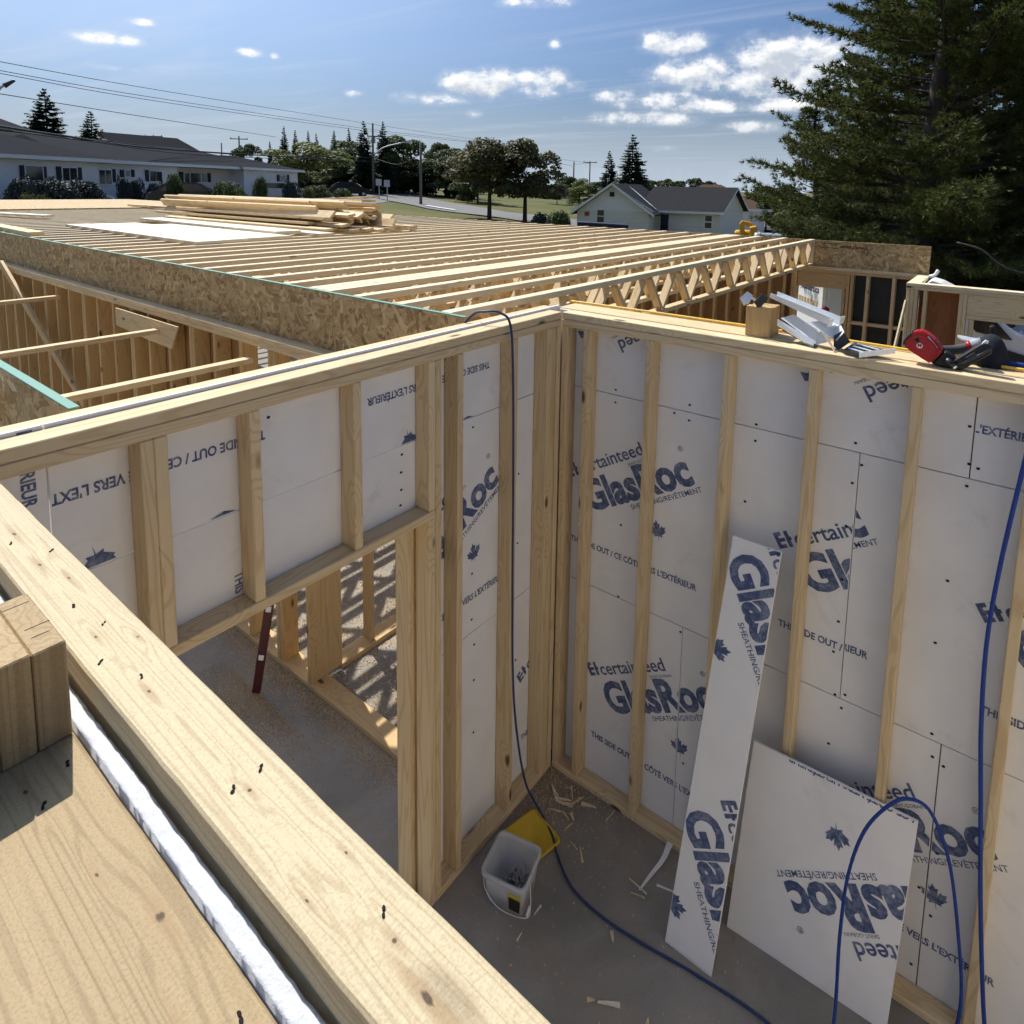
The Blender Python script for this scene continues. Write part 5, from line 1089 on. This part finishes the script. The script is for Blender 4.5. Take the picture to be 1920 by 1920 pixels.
def spruce_mesh(seed, mat='spruce_needles', levels=30):
    rng = np.random.default_rng(seed); V, F_ = [], []
    for l in range(levels):
        t = l / (levels - 1); z = .08 + .90 * t; r0 = .5 * (1 - t) ** .85 + .018; nb = int(12 - 6 * t)
        for b in range(nb):
            a = rng.uniform(0, 6.28); r_ = r0 * rng.uniform(.72, 1.12); droop = (.10 - .16 * t) * r_ * 1.2; dr = np.array((math.cos(a), math.sin(a), 0)); sd = np.array((-dr[1], dr[0], 0))
            k = 7
            for s in range(k):
                f0 = (s + .3) / k; p = dr * r_ * f0 + np.array((0, 0, z - droop * f0 * 1.3 + rng.normal(0, .004))); wd = r_ * .30 * (1.15 - f0) + .012
                for sg in (-1, 1):
                    q0 = p; q1 = p + dr * wd * .9 + sd * sg * wd + np.array((0, 0, -wd * rng.uniform(.1, .45))); q2 = p + dr * wd * 1.0 + np.array((0, 0, rng.uniform(-.1, .25) * wd))
                    i = len(V); V += [q0, q1, q2]; F_.append((i, i + 1, i + 2))
            tip = dr * r_ + np.array((0, 0, z - droop * 1.3 + .012)); i = len(V); V += [tip + dr * .02, dr * r_ * .8 + sd * .02 + np.array((0, 0, z - droop)), dr * r_ * .8 - sd * .02 + np.array((0, 0, z - droop))]; F_.append((i, i + 1, i + 2))
    return meshnp('crown', np.array(V), np.array(F_), mat)
def trunk_mesh(h=.5, r=.022, limbs=5, seed=1, spread=.25):
    rng = random.Random(seed); parts = []
    def cone(p0, p1, r0, r1, n=7):
        p0, p1 = Vector(p0), Vector(p1); d = (p1 - p0).normalized(); a = d.cross(Vector((.3, .2, 1))).normalized() if abs(d.z) < .99 else Vector((1, 0, 0)); b = d.cross(a)
        v = [p0 + (a * math.cos(6.283 * k / n) + b * math.sin(6.283 * k / n)) * r0 for k in range(n)] + [p1 + (a * math.cos(6.283 * k / n) + b * math.sin(6.283 * k / n)) * r1 for k in range(n)]
        parts.append((v, [(k, (k + 1) % n, n + (k + 1) % n, n + k) for k in range(n)]))
    cone((0, 0, -.02), (0, 0, h * .5), r * 1.25, r * .9); cone((0, 0, h * .5), (.01, 0, h), r * .9, r * .4)
    for k in range(limbs):
        a = rng.uniform(0, 6.28); z = h * rng.uniform(.35, .8); cone((0, 0, z), (spread * math.cos(a), spread * math.sin(a), z + rng.uniform(.12, .3)), r * .5, r * .12, 5)
    vs, fs = [], []
    for v, f in parts: o = len(vs); vs += v; fs += [tuple(i + o for i in q) for q in f]
    me = bpy.data.meshes.new('trunk'); me.from_pydata([tuple(v) for v in vs], [], fs); me.materials.append(M['bark']); return me
CROWN = {'bushy': [broad_mesh(s, 5200, 'leaves_dark', 14, .028, -.1) for s in (14, 15)], 'spruce': [spruce_mesh(s) for s in (1, 2, 3)], 'broad': [broad_mesh(s, 5200, 'leaves_dark') for s in (4, 5, 6)], 'maple': [broad_mesh(s, 9000, 'leaves_maple', 18, .022, .2) for s in (7, 8)], 'light': [broad_mesh(s, 6500, 'leaves_light', 15, .022, .05) for s in (9, 10)]}
TRUNK = {'bushy': trunk_mesh(.6, .02, 5, 2), 'spruce': trunk_mesh(.97, .012, 0), 'broad': trunk_mesh(.6, .02, 5, 2), 'maple': trunk_mesh(.62, .028, 7, 3, .3), 'light': trunk_mesh(.5, .014, 6, 4)}
def tree(kind, x, y, z, h, w, k, label, group):
    name = {'spruce': 'spruce_tree', 'broad': 'broadleaf_tree', 'bushy': 'bushy_tree', 'maple': 'maple_tree', 'light': 'young_tree'}[kind]
    t = thing(name, label, 'tree', (x, y, z), group); base = {'spruce': .5, 'broad': .42, 'bushy': .42, 'maple': .42, 'light': .42}[kind]
    s = Matrix.Translation((x, y, z)) @ Matrix.Rotation(k * 1.7, 4, 'Z') @ Matrix.Diagonal((w / base, w / base, h, 1))
    mobj('crown', CROWN[kind][k % len(CROWN[kind])], t, s); mobj('trunk', TRUNK[kind], t, Matrix.Translation((x, y, z)) @ Matrix.Rotation(k, 4, 'Z') @ Matrix.Diagonal((h * .9, h * .9, h, 1)))
special = {0: 'tall dark spruce at the left behind the bungalow roof', 1: 'shorter dark spruce right of the tall one, behind the bungalow roof', 8: 'ragged tall spruce directly left of the lamp pole', 9: 'thin pointed spruce right of the lamp pole', 10: 'slender spruce left of the broad one above the white house', 11: 'broad full spruce rising above the white house',
           16: 'pale green young tree right of the bungalow', 23: 'left half of the spreading brownish maples beside the road', 24: 'right spreading brownish maple with a visible trunk', 41: 'bushy tree left of the pine beyond the parked cars'}
for k, (kind, x, y, z, h, w) in enumerate(G['trees']):
    lab = special.get(k) or {'bushy': 'low bushy dark tree filling the belt beyond the road', 'spruce': 'dark spruce in the row of treetops left of the lamp pole', 'broad': 'dark green broadleaf tree in the belt beyond the road', 'light': 'pale green small tree beside the maple', 'maple': 'brownish maple'}[kind]
    tree(kind, x, y, z, h, w, k, lab, None if k in special else 'background ' + kind + ' trees')
def shrub_mesh(seed, mat, n=3000):
    rng = np.random.default_rng(seed); Cc, Nn = [], []
    for i in range(9):
        a = rng.uniform(0, 6.28); q = rng.uniform(0, .55); c = np.array((q * math.cos(a), q * math.sin(a), rng.uniform(.25, .6))); R_ = rng.uniform(.32, .48)
        d = rng.normal(0, 1, (n // 9, 3)); d /= np.linalg.norm(d, axis=1)[:, None]; p = c + d * R_ * rng.uniform(.8, 1.05, n // 9)[:, None]; p[:, 2] = np.clip(p[:, 2], 0, 1.05); Cc.append(p); Nn.append(d)
    V, Fc = cards(np.concatenate(Cc), np.concatenate(Nn), .06, rng, .5); return meshnp('foliage', V, Fc, mat)
SHR = {'dark': shrub_mesh(1, 'leaves_blue'), 'olive': shrub_mesh(2, 'leaves_olive'), 'green': shrub_mesh(3, 'leaves_dark'), 'blue': shrub_mesh(4, 'leaves_blue')}
shl = {'dark': 'dark evergreen shrub along the bungalow front', 'olive': 'low olive green bush in front of the dark shrubs', 'green': 'clipped green bush by the bungalow car park', 'blue': 'small bluish conifer right of the parked cars'}
SHL = ['dark round shrub at the left end of the bungalow front', 'dark shrub below the first bungalow window pair', 'widest dark shrub between the bungalow window pairs', 'dark shrub left of the bungalow door', 'narrow dark column shrub right of the bungalow door', 'second narrow dark column shrub right of the bungalow door', 'rounded dark shrub below the small bungalow window', 'rounded dark shrub left of the small leafy tree by the bungalow',
       'low olive bush in front of the dark shrubs, left one', 'low olive bush in front of the dark shrubs, right one', 'leafy green shrub left of the parked black SUV', 'big clipped green bush right of the parked black SUV', 'small green tree like shrub before the bungalow right end', 'bluish conifer shrub at the right corner of the bungalow', 'green bush right of the bluish conifer shrub', 'small olive bush behind the bluish conifer shrub', 'green bush below the young pale tree']
for k, (kind, x, y, z, h, w) in enumerate(G['shrubs']):
    t = thing('shrub', SHL[k] if k < 17 else ('dark low bush right of the maple trunk' if k == 17 else 'green bush left of the white house'), 'shrub', (x, y, z), 'shrubs ' + kind if k < 17 else None)
    mobj('foliage', SHR[kind], t, Matrix.Translation((x, y, z)) @ Matrix.Rotation(k, 4, 'Z') @ Matrix.Diagonal((w * 1.05, w * 1.05, h, 1)))
    tube('stem', [(x, y, z - .1), (x, y, z + h * .4)], .05, 'bark', t, n=1, seg=6)

def pine(name, label, x, y, z, h, rmax, seed, whorl=.5, tuft=1., low=.08, nb=6):
    rng = np.random.default_rng(seed); t = thing(name, label, 'tree', (x, y, z))
    tr = [(x + .12 * math.sin(k * .9 + seed), y + .1 * math.cos(k * 1.1), z - .3 + (h + .2) * k / 8) for k in range(9)]
    tube('trunk', tr, h * .013 + .04, 'bark', t, seg=10, n=4, taper=.02)
    tips, dirs, limbs = [], [], []
    nw = int(h * (1 - low) / whorl)
    for l in range(nw):
        u = low + (1 - low) * l / nw; zz0 = z + h * u
        prof = (.55 + .45 * min(1, u / .18)) * (1 - u) ** .62 * 1.1
        for b in range(nb):
            a = rng.uniform(0, 6.28); Lb = rmax * prof * rng.uniform(.55, 1.15)
            if Lb < .25: Lb = .25
            up_ = rng.uniform(-.12, .22) + .35 * u; d0 = np.array((math.cos(a), math.sin(a), 0)); sd = np.array((-d0[1], d0[0], 0)); base = np.array((x, y, zz0 + rng.uniform(-.15, .15)))
            P = lambda s: base + d0 * Lb * s + np.array((0, 0, Lb * (up_ * s - .18 * s * (1 - u) + .22 * s * s)))
            limbs.append(([P(s) for s in (0, .25, .5, .75, 1)], .012 * Lb + .008))
            ns = max(5, int(Lb * 12))
            for k in range(ns):
                s = .28 + .72 * (k + rng.uniform(0, 1)) / ns; c = P(s); side = rng.choice((-1, 1)); sl_ = Lb * .30 * (1.12 - s) * rng.uniform(.6, 1.3) + .12; dd = d0 * .75 + sd * side * rng.uniform(.4, 1.0) + np.array((0, 0, rng.uniform(.0, .45))); dd /= np.linalg.norm(dd)
                m = max(2, int(sl_ / .075))
                for q in range(m):
                    f = (q + 1) / m; tips.append(c + dd * sl_ * f + rng.normal(0, .02, 3)); dirs.append(dd + np.array((0, 0, .25 * f)))
            tips.append(P(1.)); dirs.append(d0 + np.array((0, 0, .5)))
    tips = np.array(tips); dirs = np.array(dirs); dirs /= np.linalg.norm(dirs, axis=1)[:, None]
    K = 13; n = len(tips); Cn = np.repeat(tips, K, 0); D = np.repeat(dirs, K, 0) * .9 + rng.normal(0, .55, (n * K, 3)); D /= np.linalg.norm(D, axis=1)[:, None]
    S = np.cross(D, rng.normal(0, 1, (n * K, 3))); S /= np.linalg.norm(S, axis=1)[:, None]; Ln = rng.uniform(.085, .15, n * K)[:, None] * tuft; Wd = .0105 * tuft
    V = np.stack([Cn - S * Wd, Cn + S * Wd, Cn + D * Ln], 1).reshape(-1, 3)
    me = meshnp('needles', V, np.arange(3 * n * K).reshape(-1, 3), 'pine_needles'); mobj('needles', me, t)
    parts = []
    for P, r0 in limbs:
        vs, fs = [], []
        for i, p in enumerate(P):
            rr = r0 * (1 - .85 * i / 4)
            for k in range(4): a = 1.5708 * k; vs.append((p[0] + rr * math.cos(a) * .7, p[1] + rr * math.cos(a) * .7, p[2] + rr * math.sin(a)) if k % 2 else (p[0] + rr * math.cos(a), p[1] - rr * math.cos(a), p[2]))
        for i in range(4):
            for k in range(4): fs.append((i * 4 + k, i * 4 + (k + 1) % 4, i * 4 + 4 + (k + 1) % 4, i * 4 + 4 + k))
        parts.append((vs, fs))
    merge('limbs', parts, 'bark', t); return t
pn = G['pine']
pine('pine_tree', 'huge dark white pine filling the upper right corner', pn[0][0], pn[0][1], -.3, 15., 3.1, 3, .34, .92, .14, 9)
pine('pine_tree', 'smaller pine with upright leader left of the huge one', pn[1][0], pn[1][1], -.3, 6.4, 1.25, 5, .25, .9, .1, 7)
pine('pine_tree', 'dark pine behind the huge one at the right picture edge', pn[2][0], pn[2][1], -.3, 13.5, 4.2, 6, .45, 1.2, .06, 7)
pine('pine_tree', 'pine standing farther back between the two front pines', pn[3][0], pn[3][1], -.3, 10.5, 3.0, 8, .45, 1.25, .06, 7)
for k, (x, y, h, w) in enumerate(((3.2, 15.5, 3.2, 1.8), (5.2, 14, 4.5, 2.2), (1.0, 17.5, 4.2, 2.4), (-1.2, 17.0, 2.6, 1.9), (4.2, 20, 6.5, 3.2), (.2, 22, 6., 3.), (7, 17, 6.5, 3.), (2.4, 24, 8, 3.5), (-2.6, 24, 4.8, 2.6), (-3.4, 19, 2.0, 1.5))):
    tree('bushy', x, y, -.4, h, w, k + 3, 'dense dark understorey tree in the shade below the pines', 'understorey below the pines')

# ================================================================ poles and wires
for k, (kind, x, y, z, zt_) in enumerate(G['poles']):
    lab = {'lamp': 'tall utility pole carrying the long street lamp arm', 'plain': 'plain wooden pole', 'cross': 'utility pole behind the maples', 'tee': 'utility pole with a wide crossarm', 'trans': 'utility pole with crossarm and transformer'}[kind] + ['', ' right of the lamp pole', '', ' left of the spruces above the white house', ' between maple and spruces', ' above the bungalow roof', ' beside the transformer pole', ' far behind the bungalow', ' far left behind the bungalow'][k]
    t = thing('utility_pole', lab, 'pole', (x, y, z)); tube('post', [(x, y, z), (x, y, zt_)], .16 if k < 3 else .14, 'pole_wood', t, n=1, taper=.11)
    if kind in ('cross', 'tee', 'trans', 'lamp'):
        w = 1.4 if kind in ('tee', 'trans') else .7; dx, dy = .55, .83; z2 = zt_ - (.15 if kind == 'tee' else 1.6 if kind == 'lamp' else .5)
        board('crossarm', (x - dx * w, y - dy * w, z2), (x + dx * w, y + dy * w, z2), .14, .14, 'pole_wood', t)
        for s in (-.9, 0, .9): tube('insulator', [(x + dx * w * s, y + dy * w * s, z2 + .05), (x + dx * w * s, y + dy * w * s, z2 + .25)], .06, 'steel_dark', t, n=1, seg=6)
    if kind in ('trans', 'lamp'): tube('transformer', [(x - .3, y + .3, zt_ - 2.4), (x - .3, y + .3, zt_ - 1.5)], .28, 'pole_metal', t, n=1, seg=10)
    if kind == 'lamp':
        a = G['lamp700']; tube('lamp_arm', a, .075, 'pole_metal', t, n=5); board('lamp_head', a[-1], (a[-1][0] + .55, a[-1][1] + .5, a[-1][2] + .02), .35, .16, 'pole_metal', t)
a = [Vector(p) for p in G['lampL']]
t = thing('street_lamp', 'street lamp head on a curved arm at the left picture edge', 'lamp', (a[0].x - .6, a[0].y, 1.9))
tube('post', [(a[0].x - .9, a[0].y - .8, 1.5), (a[0].x - .55, a[0].y - .5, 6.2), a[0]], .07, 'pole_metal', t, n=5); tube('lamp_arm', a, .05, 'pole_metal', t, n=5)
d = (a[2] - a[1]).normalized(); tube('lamp_head', [a[2] - d * .05, a[2] + d * .15, a[2] + d * .38], .10, 'steel_dark', t, n=4, taper=.05)
for k, (rad, pts) in enumerate(G['wires']):
    o = tube('overhead_wire', pts, rad, 'wire_black', n=8, seg=5); tag(o, ['uppermost thin overhead line sloping across the sky', 'second thin overhead line from the top', 'third thin overhead line, close below the second', 'lowest single thin line passing the left spruces'][k] if k < 4 else ('thick overhead cable crossing in front of the bungalow roof' if k == 4 else (['upper thin cable above the bungalow roof', 'lower thin cable above the bungalow roof'][k - 5] if k < 7 else 'overhead line between the distant poles')), 'wire', 'overhead wires')
for u, lab in ((0, 'small traffic sign on a post by the road'), (1, 'second small sign on a post by the road')):
    x, y = (-50.2 + u * -3.2, 41.5 + u * 1.6); z = terrain(x, y); t = thing('road_sign', lab, 'sign', (x, y, z)); tube('post', [(x, y, z), (x, y, z + 2.2)], .05, 'pole_metal', t, n=1); board('sign_plate', (x, y - .05, z + 1.5), (x, y - .05, z + 2.2), .6, .04, 'pole_metal', t, (.7, -.7, 0))

# ================================================================ vehicles
def car(label, x, y, z, yawd, paint, suv=True):
    t = thing('parked_car', label, 'car', (x, y, z), rz=R(yawd)); mw = WM[t]; hh = 1.62 if suv else 1.45
    prof = [(-2.2, .35), (-2.25, .8), (-2.1, 1.0), (-1.85, 1.05), (-1.25, hh - .05), (-.9, hh), (.5, hh), (1.25, 1.05), (2.05, .92), (2.25, .7), (2.2, .35)]
    ex, ey = mw.to_3x3() @ Vector((1, 0, 0)), mw.to_3x3() @ Vector((0, 1, 0)); O = Vector((x, y, z))
    prism('body', prof, O, ex, (0, 0, 1), 1.75, paint, t, .09, 2)
    for s in (-1, 1): prism('side_window', [(-1.6, 1.08), (-1.15, hh - .14), (.45, hh - .12), (1.05, 1.08)], O + ey * s * .875, ex, (0, 0, 1), .02, 'glass_dark', t)
    vs = [mw @ Vector(p) for p in ((.62, -.72, hh - .08), (.62, .72, hh - .08), (1.3, .8, 1.1), (1.3, -.8, 1.1), (-1.33, -.7, hh - .1), (-1.33, .7, hh - .1), (-1.93, .78, 1.1), (-1.93, -.78, 1.1))]
    pyd('windscreen', [v + (ex * .05 + Vector((0, 0, .03))) for v in vs[:4]], [(0, 1, 2, 3)], 'glass_dark', t); pyd('rear_window', [v - ex * .04 + Vector((0, 0, .03)) for v in vs[4:]], [(0, 1, 2, 3)], 'glass_dark', t)
    for sx_ in (-1.35, 1.4):
        for s in (-1, 1):
            c = O + ex * sx_ + ey * s * .8 + Vector((0, 0, .33)); w = tube('wheel', [c - ey * .12, c + ey * .12], .33, 'tyre', t, n=1, seg=16); tube('rim', [c + ey * s * .11, c + ey * s * .135], .2, 'paint_silver', w, n=1, seg=12)
    for s in (-1, 1):
        board('headlight', O + ex * 2.2 + ey * (s * .6 - .15) + Vector((0, 0, .78)), O + ex * 2.2 + ey * (s * .6 + .15) + Vector((0, 0, .78)), .14, .08, 'white_trim', t, ex); board('tail_light', O - ex * 2.2 + ey * (s * .7 - .1) + Vector((0, 0, .9)), O - ex * 2.2 + ey * (s * .7 + .1) + Vector((0, 0, .9)), .2, .06, 'tail_red', t, ex)
for (c, x, y, z, yw), lab in zip(G['cars'], ('black SUV parked in front of the bungalow', 'silver car parked at the right end of the bungalow', 'black SUV parked beyond the pine branches at the right', 'white car behind the black SUV at the right', 'dark car parked by the road left of the lamp pole')):
    car(lab, x, y, z, yw, {'black': 'paint_black', 'silver': 'paint_silver', 'white': 'paint_white', 'dark': 'paint_black'}[c], c != 'white')
def van1():
    x, y = -.93, 10.0; ya = R(37); t = thing('delivery_van', 'white lettered work van seen through the far window opening', 'van', (x, y, -.3), rz=ya); mw = WM[t]
    # local: corner at origin, side face along -X'.. local x runs along the rear, local y along the side
    def lb_(name, x0, x1, y0, y1, z0, z1, mat, par=t, bev=.04): return mobj(name, boxmesh(x1 - x0, y1 - y0, z1 - z0, mat, bev), par, mw @ Matrix.Translation(((x0 + x1) / 2, (y0 + y1) / 2, (z0 + z1) / 2)))
    body_ = lb_('body', 0, 1.95, 0, 3.9, .35, 2.55, 'paint_white'); lb_('cab', .02, 1.93, 3.85, 5.4, .35, 1.9, 'paint_white', t, .2)
    lb_('rear_door', .06, .95, -.03, .0, .5, 2.42, 'paint_white', t, .02); lb_('rear_door', 1.0, 1.89, -.03, .0, .5, 2.42, 'paint_white', t, .02)
    lb_('door_latch', -.05, .06, -.06, .02, 2.02, 2.14, 'tool_black', t, .01); lb_('tail_light', -.015, .12, -.05, .06, 1.42, 1.62, 'tail_red', t, .03)
    q = mw.to_3x3(); U = q @ Vector((0, -1, 0)); V = Vector((0, 0, 1)); nrm = q @ Vector((-1, 0, 0)); off = nrm * .006
    P = lambda a, b: mw @ Vector((-.006, a, b))
    flat_text('RG Builders', .92, P(1.15, 2.08), U, V, 'print_tan', body_, .02); flat_text('rgbuilders.ca', .95, P(1.15, 1.84), U, V, 'print_dark', body_, .02)
    for k in range(7): board('printed_mark', P(1.1 - k * .13, 1.62), P(1.02 - k * .13, 1.62), .12, .008, 'print_tan', body_, nrm)
    for a, b in (((1.2, 1.99), (.2, 1.99)), ((.2, 1.99), (.2, 2.22)), ((.2, 2.22), (.7, 2.46)), ((.7, 2.46), (1.2, 2.22)), ((1.2, 2.22), (1.2, 1.99))): board('printed_line', P(*a), P(*b), .02, .006, 'print_tan', body_, nrm)
    for yy in (.7, 4.4):
        for xx in (-.02, 1.75): tube('wheel', [mw @ Vector((xx, yy, .36)), mw @ Vector((xx + .22, yy, .36))], .36, 'tyre', t, n=1, seg=16)
van1()
def van2():
    x, y, z = 0, 8.3, -.5; t = thing('delivery_van', 'white van cab with dark side window seen below the bay header at the right', 'van', (1.5, y, z)); O = Vector((0, y, 0)); ex, ez = (1, 0, 0), (0, 0, 1)
    prof = [(.45, -.1), (.45, 1.78), (1.35, 1.82), (1.60, 1.80), (1.70, 1.76), (1.90, 1.58), (2.10, 1.50), (2.55, 1.34), (2.75, 1.1), (2.8, .3), (2.7, -.1)]
    b = prism('body', prof, O + Vector((0, .95, 0)), ex, ez, 1.9, 'paint_white', t, .03, 2)
    prism('side_window', [(1.44, 1.58), (1.445, 1.72), (1.69, 1.715), (1.925, 1.445), (1.85, 1.44), (1.70, 1.465), (1.50, 1.50)], O + Vector((0, -.012, 0)), ex, ez, .03, 'glass_dark', t, .006)
    prism('mirror', [(1.66, 1.50), (1.655, 1.64), (1.72, 1.65), (1.75, 1.52)], O + Vector((0, -.14, 0)), ex, ez, .12, 'tool_black', t, .02)
    prism('windscreen', [(1.72, 1.765), (1.915, 1.59), (1.94, 1.62), (1.74, 1.80)], O + Vector((0, .95, .0)), ex, ez, 1.7, 'glass_dark', t)
    prism('headlight', [(2.45, 1.30), (2.66, 1.2), (2.72, 1.0), (2.5, 1.05)], O + Vector((0, -.01, 0)), ex, ez, .04, 'glass_dark', t)
    prism('door_seam', [(1.41, .3), (1.42, .3), (1.42, 1.72), (1.41, 1.72)], O + Vector((0, -.008, 0)), ex, ez, .02, 'steel_dark', t)
    for wx in (.9, 2.2): tube('wheel', [O + Vector((wx, -.04, -.12)), O + Vector((wx, .2, -.12))], .38, 'tyre', t, n=1, seg=18)
    prism('lower_trim', [(1.86, 1.30), (1.98, 1.27), (2.12, 1.24), (2.5, 1.2), (2.5, .2), (1.86, .2)], O + Vector((0, -.02, 0)), ex, ez, .05, 'tool_black', t)
van2()
def excavator():
    x, y, z = -11.0, 35.2, -.1; t = thing('excavator', 'yellow excavator partly hidden behind the trusses near the white house', 'excavator', (x, y, z)); O = Vector((x, y, z)); U, V = Vector((.94, .34, 0)), Vector((0, 0, 1))
    prism('boom', [(q[0] * .62, q[1] * .78) for q in [(-.6, .9), (-.75, 2.1), (-.5, 2.35), (-.25, 2.3), (-.2, 1.2), (-.1, .9)]], O, U, V, .35, 'excavator_yellow', t, .04)
    prism('stick', [(q[0] * .62, q[1] * .78) for q in [(-.45, 2.3), (.2, 2.2), (.75, 1.75), (.75, 1.5), (.3, 1.85), (-.4, 1.95)]], O + Vector((0, .3, 0)), U, V, .3, 'excavator_yellow', t, .04)
    prism('bucket', [(q[0] * .62, q[1] * .78) for q in [(.35, 1.9), (.95, 2.0), (1.1, 1.5), (.95, 1.0), (.6, .8), (.4, 1.2)]], O + Vector((0, -.3, 0)), U, V, .7, 'excavator_yellow', t, .05)
    prism('body', [(q[0] * .62, q[1] * .78) for q in [(-1.6, .7), (-1.6, 1.5), (-.6, 1.55), (.9, 1.4), (.9, .7)]], O + Vector((0, .9, 0)), U, V, 1.5, 'excavator_yellow', t, .08)
    for s in (.2, 1.6): prism('track', [(q[0] * .62, q[1] * .78) for q in [(-1.5, .1), (-1.7, .35), (-1.5, .65), (1.0, .65), (1.2, .35), (1.0, .1)]], O + Vector((0, s, 0)), U, V, .4, 'tyre', t, .08)
excavator()
bb = G['bluebar']; t = thing('flatbed_trailer', 'dark blue flatbed trailer in front of the white house', 'trailer', (-15.4, 26.3, -.3))
board('bed', bb[0], bb[1], .9, .28, 'navy', t, (0, 0, 1), .02)
mid = Vector(bb[0]).lerp(Vector(bb[1]), .5); board('chassis', (bb[0][0], bb[0][1], .75), (bb[1][0], bb[1][1], .75), .5, 1.3, 'navy', t, (0, 0, 1), .02)
for f_ in (.25, .75):
    p = Vector(bb[0]).lerp(Vector(bb[1]), f_); tube('wheel', [(p.x - .1, p.y - .5, .1), (p.x - .1, p.y - .2, .1)], .4, 'tyre', t, n=1, seg=14)
t = thing('propane_tank', 'silver rounded tank lying behind the right end of the trusses', 'tank', (-8.6, 31, -.3)); tube('shell', [(-9.1, 30.8, 1.05), (-9.0, 30.85, 1.05), (-7.7, 31.3, 1.05), (-7.6, 31.35, 1.05)], .28, 'paint_silver', t, n=1, seg=14)
for s in (-8.8, -7.9): board('leg', (s, 30.9 + (s + 8.8) * .4, -.3), (s, 30.9 + (s + 8.8) * .4, .85), .2, .1, 'steel_dark', t, (1, 0, 0))
# white wrapped bundle and strap on the right bay
o = prism('wrapped_bundle', [(1.05, 2.30), (1.055, 2.375), (1.10, 2.405), (1.20, 2.38), (1.36, 2.30)], (0, 6.5, 0), (1, 0, 0), (0, 0, 1), .4, 'white_siding', None, .01); tag(o, 'white wrapped bundle lying behind the right bay plate', 'bundle')
tag(tube('pipe_stub', [(1.03, 6.75, 2.40), (1.085, 6.75, 2.425), (1.12, 6.75, 2.49)], .022, 'white_trim', n=4), 'bent white pipe end rising beside the right rim', 'pipe')
tag(tube('cable', [(1.22, 7.6, 2.80), (1.5, 7.6, 2.72), (1.75, 7.6, 2.52), (2.1, 7.6, 2.42)], .012, 'rubber_grey', n=6), 'thin grey cable sagging in front of the dark trees', 'cable')
